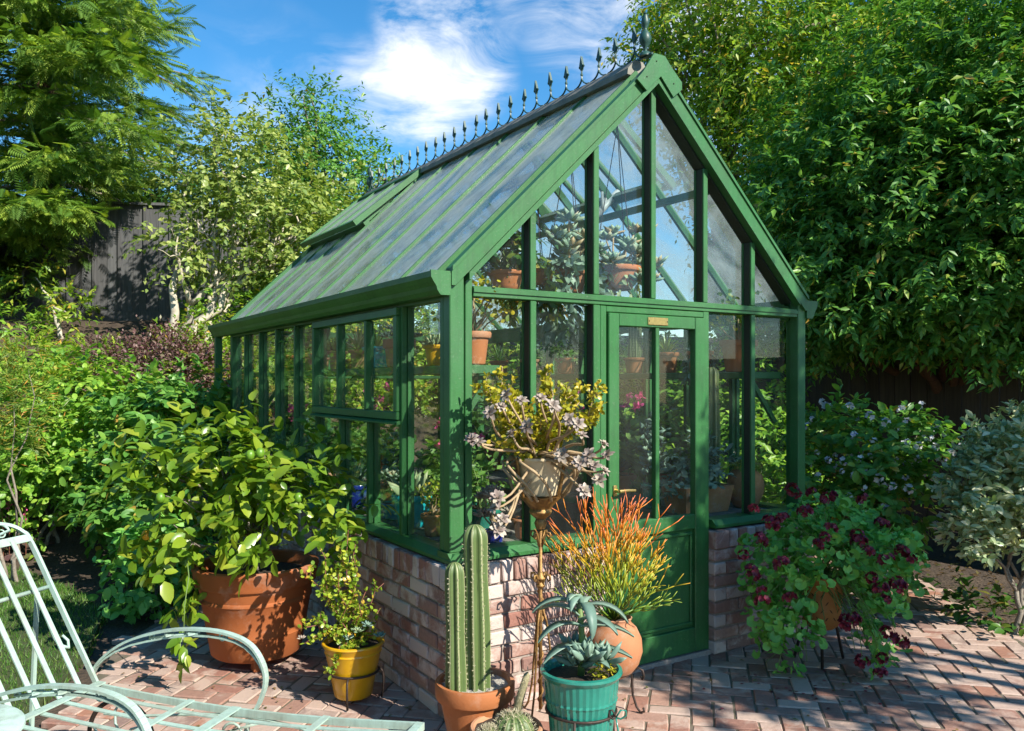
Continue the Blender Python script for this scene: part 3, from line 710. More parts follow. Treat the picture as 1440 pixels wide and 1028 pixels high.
for i in range(1, 9):
    if i in (2, 3): continue
    vbar(LB[i], 1.872, .781, 2.0, .034, .075, False)
for i in (2, 3): vbar(LB[i], 1.872, .781, 1.392, .034, .075, False)
for i in range(1, 9): vbar(LB[i], 4.40, .781, 2.0, .034, .075, False)
for i in (1, 2, 3, 4, 5): vbar(FB[i], 7.53, .781, zr(FB[i])-.09, .036, .06)
MB().box(1.955, 4.395, 7.535, 7.595, 2.02, 2.07).build('transom', G, gh)
# --- panes
def pane(poly, axis, a, b, parent=gh, mat='glass'): return MB().prism(poly, axis, a, b).build('pane', mat, parent)
def rect(x0, x1, z0, z1): return [(x0, z0), (x1, z0), (x1, z1), (x0, z1)]
for i in (0, 1, 4, 5): pane(rect(FB[i]+(.055 if i == 0 else .019), FB[i+1]-(.042 if i == 5 else .019), .783, YT-.031), 'y', 3.526, 3.530)
for i in range(6):
    a, b = FB[i]+.019, FB[i+1]-.019
    za, zb = zr(a)-.14, zr(b)-.14
    if i == 0: a += .03; za = zr(a)-.14
    if i == 5: b -= .03; zb = zr(b)-.14
    pane([(a, YT+.023), (b, YT+.023), (b, max(zb, YT+.05)), (a, max(za, YT+.05))], 'y', 3.526, 3.530)
    pane([(a, .781), (b, .781), (b, zb+.05), (a, za+.05)], 'y', 7.56, 7.564)
for i in range(9):
    a, b = LB[i]+.018, min(LB[i+1], 7.52)-.018
    if i in (1, 2, 3): pane(rect(a, b, .781, 1.39), 'x', 1.902, 1.906)
    else: pane(rect(a, b, .781, 1.998), 'x', 1.902, 1.906)
    pane(rect(a, b, .781, 1.998), 'x', 4.436, 4.440)
# --- side opening window
lw = group_part('vent_window', gh)
y0, y1 = LB[1]+.005, LB[4]+.008
wf = MB(); wf.cbox(1.850, 1.905, y0, y1, 1.395, 1.438).cbox(1.850, 1.905, y0, y1, 1.955, 2.0); wf.cbox(1.850, 1.905, y0, y0+.044, 1.439, 1.954).cbox(1.850, 1.905, y1-.044, y1, 1.439, 1.954)
wf.build('frame', G, lw)
MB().prism([(1.835,1.372),(1.835,1.38),(1.86,1.392),(1.94,1.392),(1.94,1.372)], 'y', y0-.01, y1+.01).build('window_sill', G, lw)
for i in (2, 3): MB().cbox(1.856, 1.905, LB[i]-.016, LB[i]+.016, 1.44, 1.953, .003).build('muntin', G, lw)
for i in (1, 2, 3): pane(rect(LB[i]+.02+(.03 if i == 1 else 0), LB[i+1]-.02-(.03 if i == 3 else 0), 1.44, 1.953), 'x', 1.884, 1.888, lw)
# --- roof
def slope_pts(y, off, side, x0=None, x1=None):
    """points along the slope at depth `off` below the outer plane"""
    xe = 1.845 if x0 is None else x0; xr = CX-.02 if x1 is None else x1
    a, b = (xe, zr(xe)-off), (xr, zr(xr)-off)
    if side > 0: a, b = (2*CX-a[0], a[1]), (2*CX-b[0], b[1])
    return Vector((a[0], y, a[1])), Vector((b[0], y, b[1]))
VENT = (6, 9)       # bays of the open roof vent
for side in (-1, 1):
    upv = Vector((side*SL, 0, 1)).normalized()
    for i in range(0, 10):
        a, b = slope_pts(min(LB[i], 7.55), .036, side)
        MB().beam(a, b, .022, .046, upv).beam(a+upv*.0265, b+upv*.0265, .014, .007, upv).build('roof_bar', G, gh)
    for i in range(9):
        a, b = slope_pts(0, .012, side)
        if side < 0 and VENT[0] <= i < VENT[1]: a, b = slope_pts(0, .012, side, None, 2.66)
        if side > 0 and 1 <= i < 4: a, b = slope_pts(0, .012, side, None, 2.66)
        ya, yb = LB[i]+.017, min(LB[i+1], 7.55)-.017
        h = upv*.003
        m = MB(); m.raw([(a.x,ya,a.z),(b.x,ya,b.z),(b.x,yb,b.z),(a.x,yb,a.z)]+[tuple(Vector(p)-h) for p in ((a.x,ya,a.z),(b.x,ya,b.z),(b.x,yb,b.z),(a.x,yb,a.z))],
                      [(0,1,2,3),(7,6,5,4),(0,4,5,1),(1,5,6,2),(2,6,7,3),(3,7,4,0)])
        m.build('roof_pane', 'roof_glass' if side < 0 else 'roof_glass_clean', gh)
    p = slope_pts(3.58, .10, side, 2.62, 2.66)[0]
    MB().box(p.x-.02, p.x+.02, 3.58, 7.52, p.z-.03, p.z+.01).build('purlin', G, gh)
    p = slope_pts(0, 0, side, 1.86)[0]
    MB().box(min(p.x, p.x-side*.06), max(p.x, p.x-side*.06), 3.58, 7.56, 2.099, 2.135).build('wall_plate', G, gh)
# roof vents
def roof_vent(i0, i1, side, lift, x0=2.60):
    v = group_part('roof_vent', gh); ya, yb = LB[i0]-.0, min(LB[i1], 7.55)
    top = Vector((CX+side*.06, 0, zr(CX+.06)+.035)); ang = math.atan(SL)-lift; ln = (CX-x0)*math.hypot(1, SL)
    d = Vector((side*math.cos(ang), 0, -math.sin(ang))); n = Vector((side*math.sin(ang), 0, math.cos(ang)))
    P = lambda t, y, h=0: Vector((top.x, y, top.z))+d*t+n*h
    for y in (ya, yb): MB().beam(P(0, y), P(ln, y), .032, .045, n).build('stile', G, v)
    MB().beam(P(.02, ya+.023), P(.02, yb-.023), .05, .045, n).build('rail', G, v)
    MB().beam(P(ln-.02, ya+.017), P(ln-.02, yb-.017), .04, .04, n).build('rail', G, v)
    for k in range(i0+1, i1): MB().beam(P(.05, LB[k]), P(ln-.06, LB[k]), .026, .035, n).build('vent_bar', G, v)
    for k in range(i0, i1):
        u0, u1 = LB[k]+.02, min(LB[k+1], 7.55)-.02
        q = [P(.05, u0, .004), P(ln-.06, u0, .004), P(ln-.06, u1, .004), P(.05, u1, .004)]; q2 = [p-n*.004 for p in q]
        MB().raw(q+q2, [(0,1,2,3),(7,6,5,4),(0,4,5,1),(1,5,6,2),(2,6,7,3),(3,7,4,0)]).build('vent_pane', 'roof_glass' if side < 0 else 'roof_glass_clean', v)
    # side skirts and the curb below the flap
    a, b = slope_pts(ya, -.01, side, x0+.02, CX-.1)
    for y in (ya+.035, yb-.035): MB().raw([P(ln-.06, y, -.03), P(.08, y, -.03), Vector((b.x, y, b.z)), Vector((a.x, y, a.z)), P(ln-.06, y+.012, -.03), P(.08, y+.012, -.03), Vector((b.x, y+.012, b.z)), Vector((a.x, y+.012, a.z))],
        [(0,1,2,3),(7,6,5,4),(0,4,5,1),(1,5,6,2),(2,6,7,3),(3,7,4,0)]).build('skirt', G, v)
    ua = Vector((side*SL, 0, 1)).normalized()
    MB().beam((a.x, ya, a.z), (a.x, yb, a.z), .05, .05, ua).build('curb', G, v)
    # opener arm
    ym = (ya+yb)/2-(.22 if side > 0 else 0); c = P(ln-.10, ym, -.03); e = Vector((a.x-side*.12, ym, a.z-.10))
    MB().tube([c, e+(e-c)*.5], .026, 10).tube([e, e+Vector((side*.05, 0, .10))], .012, 8).tube([e+Vector((0, -.02, 0)), c+Vector((-side*.16, -.02, -.02))], .01, 6).build('opener_arm', 'white_metal', v, True)
roof_vent(6, 9, -1, R(4)); roof_vent(1, 4, 1, R(6))
# ridge cap, cresting
MB().prism([(CX-.085, RZ-.075+.02), (CX-.08, RZ-.04+.02), (CX-.03, RZ+.035), (CX+.03, RZ+.035), (CX+.08, RZ-.02), (CX+.085, RZ-.055)], 'y', 3.585, 7.52).build('ridge_cap', m_plain('ridge_cap_grey', (0.13, 0.13, 0.11), (0.26, 0.24, 0.19), 12, 0.7, .3, .003), gh)
cr = MB().box(CX-.006, CX+.006, 3.47, 7.52, RZ+.036, RZ+.048).build('cresting', 'cresting', gh)
zc = RZ+.048; NF = 23; dy = (7.45-3.62)/NF
def finial_mesh():
    m = MB(); h = .19
    def flat(poly, t=.004): m.prism(poly, 'x', -t, t)
    m.tube([(0, 0, .055), (0, 0, .10)], .0045, 6)
    m.ball((0, 0, .075), .010, 6); m.ball((0, 0, .104), .0085, 6)
    flat([(-.008,.105),(-.017,.135),(0,.19),(.017,.135),(.008,.105)], .006)
    for s_ in (-1, 1):
        m.tube([(0, s_*.004, .105), (0, s_*.016, .122), (0, s_*.021, .132), (0, s_*.028, .126), (0, s_*.026, .117)], [.005,.005,.005,.004,.002], 5)
        pass
        pts = [(0, s_*dy/2*(1-math.cos(t*math.pi/2)), .064-.061*math.sin(t*math.pi/2)) for t in [i/7 for i in range(8)]]
        m.tube(pts, .005, 5)
    return m.mesh('finial', 'cresting')
fm = finial_mesh()
for i in range(NF+1):
    o = bpy.data.objects.new('finial', fm); put(o, cr); o.location = (CX, 3.62+dy*i, zc); o.scale = (1.3, .9, random.uniform(.97, 1.03)); o.rotation_euler = (random.gauss(0, .02), random.gauss(0, .03), 0)
for y in (3.53, 7.5):
    prof = [(.0,0),(.035,.0),(.03,.02),(.012,.03),(.012,.05),(.03,.075),(.036,.10),(.028,.13),(.012,.15),(.010,.16),(.022,.18),(.024,.2),(.014,.235),(.008,.235),(.012,.245),(.006,.252),(0,.268)]
    MB().lathe(prof, (CX, y, zc-.005), 14).build('spire', 'cresting', cr, 50, label='large turned ridge spire')
# bargeboards
def barge(side, y0, y1, o0, o1, xe=1.866, xt=CX, cut=None):
    f = lambda x: x if side < 0 else 2*CX-x
    if cut is None: return [(f(xe), zr(xe)+o0), (f(xt), zr(xt)+o0), (f(xt), zr(xt)+o1), (f(xe), zr(xe)+o1)]
    xc = CX-(RZ+o1-cut)/SL         # the lower edge ends on the post
    return [(f(xe), zr(xe)+o0), (f(xt), zr(xt)+o0), (f(xt), zr(xt)+o1), (f(xc), cut), (f(xe), cut)]
for side in (-1, 1):
    b = MB().prism(barge(side, 0, 0, .0, -.105, cut=2.06), 'y', 3.432, 3.49).build('bargeboard', G, gh)
    MB().prism(barge(side, 0, 0, -.107, -.142, 1.955), 'y', 3.418, 3.47).build('inner_moulding', G, b)
    MB().prism(barge(side, 0, 0, -.115, -.160, 1.985), 'y', 3.472, 3.545).build('gasket_and_shade', 'gasket_and_shade', b)
    MB().prism(barge(side, 0, 0, .006, -.016), 'y', 3.422, 3.431).build('edge_bead', G, b)
    MB().prism(barge(side, 0, 0, .02, -.10), 'y', 7.56, 7.62).build('bargeboard', G, gh)
MB().prism([(CX-.17, RZ-.155), (CX-.125, RZ-.105), (CX-.045, RZ+.012), (CX+.035, RZ+.012), (CX+.085, RZ-.04), (CX+.165, RZ-.11), (CX+.165, RZ-.15), (CX+.10, RZ-.205), (CX+.005, RZ-.106), (CX-.10, RZ-.205)], 'y', 3.405, 3.4165).build('apex_plate', G, gh)
for x_, z_ in ((-.10, -.13), (.10, -.13), (-.03, -.03)): MB().ball((CX+x_, 3.404, RZ+z_), .0045, 8).build('screw', 'gasket_and_shade', gh)
# --- door
dr = group_part('door', gh)
MB().cbox(2.79, 2.832, 3.462, 3.53, .0, 2.012).build('door_frame', G, gh); MB().cbox(3.57, 3.608, 3.462, 3.53, .0, 2.012).build('door_frame', G, gh)
MB().cbox(2.833, 3.569, 3.464, 3.53, 1.978, 2.012).build('door_frame', G, gh)
MB().cbox(2.837, 2.91, 3.447, 3.495, .03, 1.974).build('stile', G, dr); MB().cbox(3.485, 3.565, 3.447, 3.495, .03, 1.974).build('stile', G, dr)
MB().cbox(2.911, 3.484, 3.449, 3.493, 1.905, 1.974).build('rail', G, dr); MB().cbox(2.911, 3.484, 3.449, 3.493, .745, .83).build('rail', G, dr)
MB().cbox(2.911, 3.484, 3.449, 3.493, .03, .17).build('rail', G, dr)
MB().box(2.911, 3.484, 3.472, 3.486, .171, .744).build('kick_panel', G, dr)
mm = MB()
for a, b, c, d in ((2.925, 3.47, .19, .205), (2.925, 3.47, .71, .725), (2.925, 2.94, .206, .709), (3.455, 3.47, .206, .709)): mm.cbox(a, b, 3.458, 3.4715, c, d, .003)
mm.build('panel_moulding', G, dr)
MB().cbox(3.18, 3.208, 3.452, 3.49, .831, 1.904, .003).build('muntin', G, dr)
pane(rect(2.911, 3.179, .831, 1.904), 'y', 3.480, 3.484, dr); pane(rect(3.209, 3.484, .831, 1.904), 'y', 3.480, 3.484, dr)
hd = MB().cbox(2.862, 2.888, 3.438, 3.446, .98, 1.04, .003).tube([(2.875, 3.44, 1.01), (2.875, 3.405, 1.01)], .009, 8).tube([(2.872, 3.402, 1.01), (2.92, 3.40, 1.012), (2.985, 3.404, 1.008)], [.010, .009, .0075], 8)
hd.build('handle', 'brass', dr, 40)
pq = MB().cbox(3.115, 3.265, 3.443, 3.4485, 1.918, 1.962, .002).build('plaque', 'brass', dr)
for x in (3.122, 3.258): MB().lathe([(0,0),(.004,0),(.003,.002),(0,.0025)], (0,0,0), 8).build('screw', 'iron', pq).matrix_basis = Matrix.Translation((x, 3.4428, 1.94)) @ Matrix.Rotation(R(90), 4, 'X')
MB().box(2.79, 3.61, 3.44, 3.60, -.005, .024).build('threshold', 'mortar', gh)
# --- inside: shelves and slatted benches belong to the house
def shelf(x0, x1, y0, y1, z, wall):
    s_ = MB().cbox(x0, x1, y0, y1, z-.045, z).build('shelf', G, gh)
    for y in (y0+.05, (y0+y1)/2, y1-.3):
        xw = x0 if wall < 0 else x1; xo = x1-.03 if wall < 0 else x0+.03
        MB().beam((xw-wall*.0, y, z-.33), (xo, y, z-.048), .022, .03).build('bracket', G, s_)
shelf(1.985, 2.215, 3.56, 7.3, 1.685, -1); shelf(4.13, 4.395, 3.58, 7.3, 1.665, 1)
MB().cbox(2.25, 4.1, 7.2, 7.45, 1.63, 1.66).build('shelf', G, gh)
def bench(x0, x1, y0, y1, z, along):
    b = group_part('bench', gh); k = 0
    if along == 'y':
        x = x0
        while x+.06 <= x1+.001: MB().cbox(x, x+.06, y0, y1, z-.02, z, .002).build('slat', 'bench', b); x += .075
    else:
        y = y0
        while y+.06 <= y1+.001: MB().cbox(x0, x1, y, y+.06, z-.02, z, .002).build('slat', 'bench', b); y += .075
    for x in (x0+.03, x1-.03):
        MB().box(x-.02, x+.02, y0, y1, z-.065, z-.021).build('bearer', G, b)
        for y in (y0+.1, (y0+y1)/2, y1-.1): MB().box(x-.02, x+.02, y-.02, y+.02, 0, z-.066).build('leg', G, b)
bench(1.98, 2.60, 3.56, 7.4, .745, 'y'); bench(3.68, 4.37, 3.60, 7.4, .765, 'y'); bench(2.66, 3.62, 6.85, 7.4, .745, 'x')
floor = MB().box(2.0, 4.36, 3.55, 7.5, -.02, .006).build('floor', 'mortar', gh)

# --- fences
def fence(name, label, p0, p1, z0f, h, mat, w=.195, batten=.39, group=None, cap_=True, plinth=.16):
    p0, p1 = Vector(p0), Vector(p1); d = (p1-p0).normalized(); n = Vector((d.y, -d.x, 0)); L = (p1-p0).length
    if n.dot(Vector((-p0.x, -p0.y, 0))) < 0: n = -n
    t = thing(name, label, 'fence', (p0.x, p0.y, z0f(p0)), group); k = int(L/w)
    for i in range(k):
        a, b = p0+d*(i*w+.004), p0+d*((i+1)*w-.004); z0 = z0f((a+b)/2)
        j = random.uniform(-.004, .004); m = MB(); q = [a+n*j, b+n*j, b+n*(j+.022), a+n*(j+.022)]
        m.raw([(p.x, p.y, z0+plinth) for p in q]+[(p.x, p.y, z0+h) for p in q], [(3,2,1,0),(4,5,6,7),(0,1,5,4),(1,2,6,5),(2,3,7,6),(3,0,4,7)]).build('board', mat, t)
        if (i % max(1, round(batten/w))) == 0 and batten:
            c = a-d*.004+n*.04; m = MB(); m.beam((c.x, c.y, z0+plinth), (c.x, c.y, z0+h), .045, .02, n).build('batten', mat, t)
    for i in range(0, k, 12):
        a = p0+d*(i*w); z0 = z0f(a); e = p0+d*(min(i+12, k)*w)
        q = a-n*.07; MB().box(q.x-.045, q.x+.045, q.y-.045, q.y+.045, z0-.3, z0+h).build('post', mat, t)
        ze = z0f(e)
        if cap_: MB().beam((a+n*.01).to_tuple()[:2]+(z0+h+.02,), (e+n*.01).to_tuple()[:2]+(ze+h+.02,), .12, .04).build('cap_rail', mat, t)
        if plinth:
            MB().beam((a+n*.035).to_tuple()[:2]+(z0+plinth*.45,), (e+n*.035).to_tuple()[:2]+(ze+plinth*.45,), .035, plinth*1.05).build('kickboard', mat, t)
    return t
fl = lambda p: 2.52-.03*(p.x-2)
fence('wooden_fence', 'weathered grey board fence up behind the redwood and small leaved tree', (-5.5, 18.4, 0), (4.2, 12.3, 0), fl, 1.78, 'fence')
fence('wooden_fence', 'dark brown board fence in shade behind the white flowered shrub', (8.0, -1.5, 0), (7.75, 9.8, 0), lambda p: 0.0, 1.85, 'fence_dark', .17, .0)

# ================================================================== TREES AND SHRUBS
def at(px, py, d):          # world point of the survey sketch: across, height, distance from the viewpoint
    l = (px-720)/1155*d; return np.array((l*FY+d*FX, -l*FX+d*FY, 1.6+(537-py)/1155*d))
def lob(px, py, d, r): return (at(px, py, d), r)
DIRV = np.array((FX, FY, 0)); RGT = np.array((FY, -FX, 0))

# redwood on the upper left
def redwood():  # shelves of feathery boughs round a straight trunk
    b = at(60, 540, 14.2); b[2] = 2.5
    t = thing('redwood_tree', 'tall feathery redwood hanging over the grey fence', 'tree', tuple(b))
    mb = MB(); top = b+np.array((0.1, 0, 10.5)); mb.tube([b-np.array((0, 0, .2)), b+(top-b)*.3, b+(top-b)*.6, top], [.33, .25, .16, .04], 10); mb.build('trunk', 'bark_dark', t, True)
    br = MB(); Pl, Dl, Ll, Nl = [], [], [], []
    for k in range(190):
        z = .3+9.3*(k/190)+random.uniform(-.15, .15); az = k*2.39996+random.uniform(-.4, .4); ln = (3.2*(1-.55*(z/10)**1.2))*random.uniform(.72, 1.12)
        o = b+np.array((0, 0, z)); h = np.array((math.cos(az), math.sin(az), 0)); sd = np.array((-h[1], h[0], 0)); pts = []
        rise = random.uniform(-.05, .22)
        for i in range(8):
            s_ = i/7; pts.append(o+h*ln*s_+np.array((0, 0, ln*(rise*s_-.42*s_**2+.14*s_**3)))+sd*math.sin(s_*3+k)*.06*ln)
        br.tube(pts, [.05*(1-.85*i/7)*(ln/3.2) for i in range(8)], 5)
        for j in range(34):
            s_ = .22+.78*(j+random.random())/34; i = min(int(s_*7), 6); p = pts[i]+(pts[i+1]-pts[i])*(s_*7-i)
            side = 1 if j % 2 else -1; q = (1.15-s_*.75)*ln*.20+.12
            d0 = h*.75+sd*side*(.9-.5*s_)+np.array((0, 0, random.uniform(-.35, .1)))
            d0 = d0/np.linalg.norm(d0)
            for m_ in range(3):       # each side twig carries a fan of sprays
                f = .3+.33*m_; pp = p+d0*q*f+np.array((0, 0, -.10*f*q)); dd = d0+np.array((random.gauss(0, .35), random.gauss(0, .35), random.uniform(-.45, .05)))
                Pl.append(pp); Dl.append(dd); Ll.append(random.uniform(.17, .31)); Nl.append((h[0]*.8+random.gauss(0, .5), h[1]*.8+random.gauss(0, .5), .8))
    br.build('limb_mass', 'bark', t, True, kind='stuff')
    L = np.array(Ll); S = leafset(np.array(Pl), np.array(Dl), np.array(Nl), L, L*.62)
    ys = [-40, 0, 60, 95, 140, 200, 260, 290, 330, 380, 405]; xm = [240, 238, 245, 265, 222, 218, 200, 120, 112, 55, 25]; LB_ = []
    for k in range(92):
        py = random.uniform(-150, 392); mx = np.interp(py, ys, xm)-12; px = mx-(random.random()**1.3)*(mx+170)
        r_ = random.uniform(.34, .72); px = min(px, mx-r_*60); LB_.append((at(px, py, random.uniform(10.3, 12.6)), (r_, r_, r_*random.uniform(.22, .34))))
    P, O = lobe_points(LB_, 6800, .7, .25); k = len(P); o_ = P-np.array((b[0], b[1], 0)); o_[:, 2] = 0; o_ = unit(o_)
    Dq = o_*.8+O*np.array((.5, .5, .1))+RNG.normal(0, .3, (k, 3))+np.array((0, 0, -.38)); Ls_ = RNG.uniform(.20, .40, k)
    S = cat_sets(S, leafset(P, Dq, O*.25+RNG.normal(0, .28, (k, 3))+np.array((0, 0, 1.0)), Ls_, Ls_*.6))
    foliage(t, S, 'feather', 'l_redwood', 0, 'spray', 'crown')
redwood()

# small leaved tree with pale stems, behind the far end of the house
b = at(268, 470, 10.6)
tree('small_leaved_tree', 'multi stemmed tree with pale bark and small yellow green leaves by the fence', 'tree', (b[0], b[1], float(ground_z(b[0], b[1]))),
     [lob(250, 335, 10.3, .40), lob(330, 235, 10.8, .78), lob(300, 315, 10.6, .5), lob(400, 320, 10.8, .75), lob(362, 255, 11.0, .75), lob(265, 262, 11.0, .5), lob(345, 360, 10.6, .42), lob(420, 370, 10.9, .6), lob(318, 185, 11.0, .42), lob(285, 375, 10.5, .22), lob(440, 300, 11.2, .7)],
     .082, 1050, 9, 'l_pale', 'fold', .065, 'bark_pale', .27, .62, .25, .75, stems=6, spread=.42, fork=.55, wig=.16, twigs=4)
b = at(470, 400, 13.2)
tree('broad_tree', 'taller green tree with amber tints rising behind the greenhouse ridge', 'tree', (b[0], b[1], 2.4),
     [lob(430, 205, 13.2, .85), lob(470, 250, 13.0, .9), lob(415, 275, 13.4, .9), lob(505, 300, 13.4, .8), lob(445, 165, 13.2, .45), lob(530, 255, 14, .5), lob(400, 230, 13.6, .6)],
     .095, 1500, 9, 'l_mid', 'fold', .12, 'bark', .34, .42, .3, .7, fork=.5, twigs=3)
for i, (px, py, d, r, lb) in enumerate([(205, 260, 16, 1.6, 'dark evergreen behind the fence between redwood and pale stemmed tree'), (330, 330, 15.5, 1.7, 'dense dark evergreen filling the gap behind the pale stemmed tree')]):
    b = at(px, 500, d)
    tree('evergreen_tree', lb, 'tree', (b[0], b[1], 2.4), [lob(px, py, d, r), lob(px+40, py+70, d, r*.9), lob(px-50, py+60, d+.5, r)], .11, 1500, 9, 'l_dark', 'fold', .14, 'bark', .4, .45, .4, .8, fork=.5)

# the dark tree mass on the right
kd = lambda P: np.ones(len(P), bool)
b = (8.9, 4.9, 0)
tree('drooping_leaf_tree', 'big dark tree of drooping pointed leaves overhanging the right fence', 'tree', b,
     [lob(1250, 310, 7.6, 1.25), lob(1390, 240, 7.2, 1.3), lob(1160, 370, 8.2, .95), lob(1330, 400, 7.2, .78), lob(1230, 420, 7.7, .66), lob(1425, 370, 6.9, .8), lob(1300, 150, 8.0, 1.35), lob(1440, 90, 7.6, 1.3),
      lob(1180, 270, 8.6, 1.1), lob(1500, 320, 6.9, 1.1), lob(1165, 455, 8.4, .55), lob(1290, 485, 7.3, .28), lob(1400, 470, 7.0, .3), lob(1345, 500, 7.4, .22), lob(1560, 180, 7.2, 1.5), (np.array((9.6, 6.3, 3.6)), 1.5)],
     .090, 14500, 9, 'l_mid', 'fold', .13, 'bark_dark', .15, .40, .32, .5, parts=300, fork=.45, bump=.24, up=.9, keep=lambda P: P[:, 2] > 1.86+.16*np.sin(P[:, 1]*3.1)+.1*np.sin(P[:, 1]*8.3+P[:, 0]))
b = (9.3, 8.7, 0)
tree('airy_tree', 'tall airy tree with bright yellow green leaves behind the greenhouse gable', 'tree', b,
     [lob(1010, 110, 11.5, 1.1), lob(960, 45, 11.8, .8), lob(1080, 60, 11.0, 1.2), lob(1040, 210, 11.2, 1.0), lob(1120, 160, 10.6, 1.2), lob(1180, 30, 10.6, 1.5), lob(920, 75, 12, .45), lob(1100, 300, 10.6, 1.0), lob(990, 190, 12, .6),
      lob(1260, -60, 11, 1.8), lob(1030, -20, 11.5, 1.0), lob(1120, 430, 10.6, 1.0), lob(930, 10, 12, .4)],
     .095, 5200, 8, 'l_bright', 'fold', .17, 'bark', .34, .45, .45, .8, fork=.35, bump=.25, twigs=2)
b = (11.5, 6.5, 0)
tree('backdrop_tree', 'dark green tree standing furthest back on the right', 'tree', b,
     [lob(1180, 120, 12.5, 1.9), lob(1340, 60, 12, 2.2), lob(1250, 300, 12.5, 2.0), lob(1420, 300, 11.5, 2.0), lob(1120, 400, 12.8, 1.4)], .14, 2600, 8, 'l_dark', 'fold', .25, 'bark', .4, .45, .4, .7, fork=.4)
# the tree out by the right hand end of the patio; its shade lies over the door and the path
tree('shade_tree', 'leafy tree beside the patio shading the door side', 'tree', (6.6, -3.3, 0),
     [((5.0, -1.45, 3.75), .62), ((5.3, -1.5, 4.2), .72), ((5.75, -1.6, 4.75), .75), ((6.25, -1.7, 5.4), .8), ((7.0, -4.2, 2.6), .85), ((7.8, -3.9, 3.3), .9)],
     .12, 2500, 8, 'l_dark', 'fold', .15, 'bark', .22, .45, .3, .7, fork=.55)
for lb, p in (('unseen broad tree added on the far left beyond the lawn', (-6.6, 5.6)), ('unseen leafy tree added left of the chaise beyond the garden table', (-6.2, 1.2))):  # added out of view to block sky light from the left-facing surfaces
    tree('sky_block_tree', lb, 'tree', (*p, 0), [((p[0], p[1], 3.4), 2.2), ((p[0]+.9, p[1]+1.0, 4.8), 1.9), ((p[0]-.6, p[1]-1.2, 4.6), 1.9), ((p[0]+.4, p[1]-.8, 2.2), 1.5), ((p[0]+.2, p[1]+1.5, 2.4), 1.5), ((p[0], p[1], 6.4), 1.7)], .16, 2600, 8, 'l_mid', 'fold', .2, 'bark', .4, .45, .4, .6)

# shrubs along the hedge line on the right, behind the house, and on the left bank
def shrub(name, label, lobes, leaf, n, m, mat, tpl='fold', base=None, parts=0, group=None, twig=.16, width=.5, droop=.2, stems=4, trunk_r=.018, cat='shrub', bark='bark', shell=.5, up=.8, spread=.12, bump=.16, twigs=0):
    c = np.mean([l[0] for l in lobes], axis=0) if base is None else np.array(base)
    z = float(ground_z(c[0], c[1]))
    return tree(name, label, cat, (c[0], c[1], z), lobes, leaf, n, m, mat, tpl, trunk_r, bark, twig, width, droop, shell, group, parts, stems, lambda P: P[:, 2] > ground_z(P[:, 0], P[:, 1])+.02, bump, .25, spread, .12, up, twigs)
hl = ['clipped green hedge shrub outside the right wall of the greenhouse, nearest the door', 'green hedge shrub outside the middle of the right wall', 'green hedge shrub outside the far end of the right wall',
      'sunlit green shrub behind the back wall, right half', 'sunlit green shrub behind the back wall, left half', 'tall sunlit shrub further behind the back wall', 'low sunlit shrub past the rear left corner of the greenhouse', 'far green shrub rising behind the back wall hedge']
hp = [((5.75, 5.2), 1.0, .7), ((5.9, 6.6), 1.1, .8), ((6.0, 8.0), 1.2, .9), ((5.0, 10.6), 1.0, 1.0), ((3.5, 10.5), 1.0, 1.0), ((4.3, 11.6), 1.5, 1.2), ((2.2, 10.4), .8, .7), ((6.2, 11.0), 1.7, 1.3)]
for lb, (p, zc_, r) in zip(hl, hp):
    g0 = float(ground_z(p[0], p[1]))
    shrub('hedge_shrub', lb, [((p[0], p[1], g0*.6+zc_), (r, r*.9, zc_*.95)), ((p[0]+.3*r, p[1]-.3*r, g0*.6+zc_*.7), r*.7)], .075, 1000, 8, 'l_bright' if p[1] > 9 else 'l_shrub', group='hedge shrubs round the greenhouse', width=.55)
shrub('light_shrub', 'large pale green shrub with small rounded leaves on the left bank', [lob(70, 600, 7.6, (.85, .7, .62)), lob(170, 590, 7.7, (.62, .6, .5)), lob(20, 660, 7.3, .5), lob(120, 660, 7.4, .5), lob(-40, 600, 7.8, .8)], .065, 1500, 8, 'l_shrub', 'oval', width=.62, parts=160)
shrub('dark_shrub', 'dark green leafy shrub in the shade left of the lemon pot', [lob(225, 620, 7.2, (.48, .5, .55)), lob(215, 720, 6.4, (.36, .4, .4)), lob(265, 590, 7.3, .4), lob(170, 700, 6.9, .33)], .08, 700, 8, 'l_mid', 'oval', width=.6, parts=120)
shrub('low_leafy_plant', 'low blue green plant trailing on the soil behind the big terracotta pot', [lob(215, 815, 5.7, (.22, .24, .22)), lob(235, 770, 5.9, .22)], .075, 160, 7, 'l_pelarg', 'oval', width=.6, cat='plant')
shrub('barberry_bush', 'purple leaved barberry bush below the grey fence', [lob(215, 530, 9.3, (.68, .55, .34)), lob(160, 530, 9.2, .34), lob(275, 535, 9.4, .42), lob(235, 500, 9.5, .26)], .045, 1200, 9, 'l_purple', width=.55, twig=.2, droop=-.2)
shrub('feathery_shrub', 'feathery yellow green shrub with orange tips at the left edge', [lob(20, 570, 6.5, (.26, .26, .30)), lob(-40, 540, 6.5, .35), lob(40, 520, 6.6, .16)], .07, 420, 10, 'l_feather', 'diam', width=.11, twig=.2, droop=-.1)
shrub('bank_plant', 'bright green leafy plant below the fence at the far left', [lob(25, 468, 10.8, (.55, .5, .3)), lob(-40, 470, 10.8, .5)], .11, 320, 7, 'l_shrub', 'lance', width=.35, cat='plant')
shrub('fern_plant', 'low yellow green fern on the bank between sapling and barberry', [lob(130, 520, 9.3, (.42, .4, .22)), lob(60, 500, 9.6, (.4, .4, .2)), lob(100, 545, 8.7, (.5, .4, .2))], .10, 420, 8, 'l_bright', 'lance', width=.3, cat='plant')
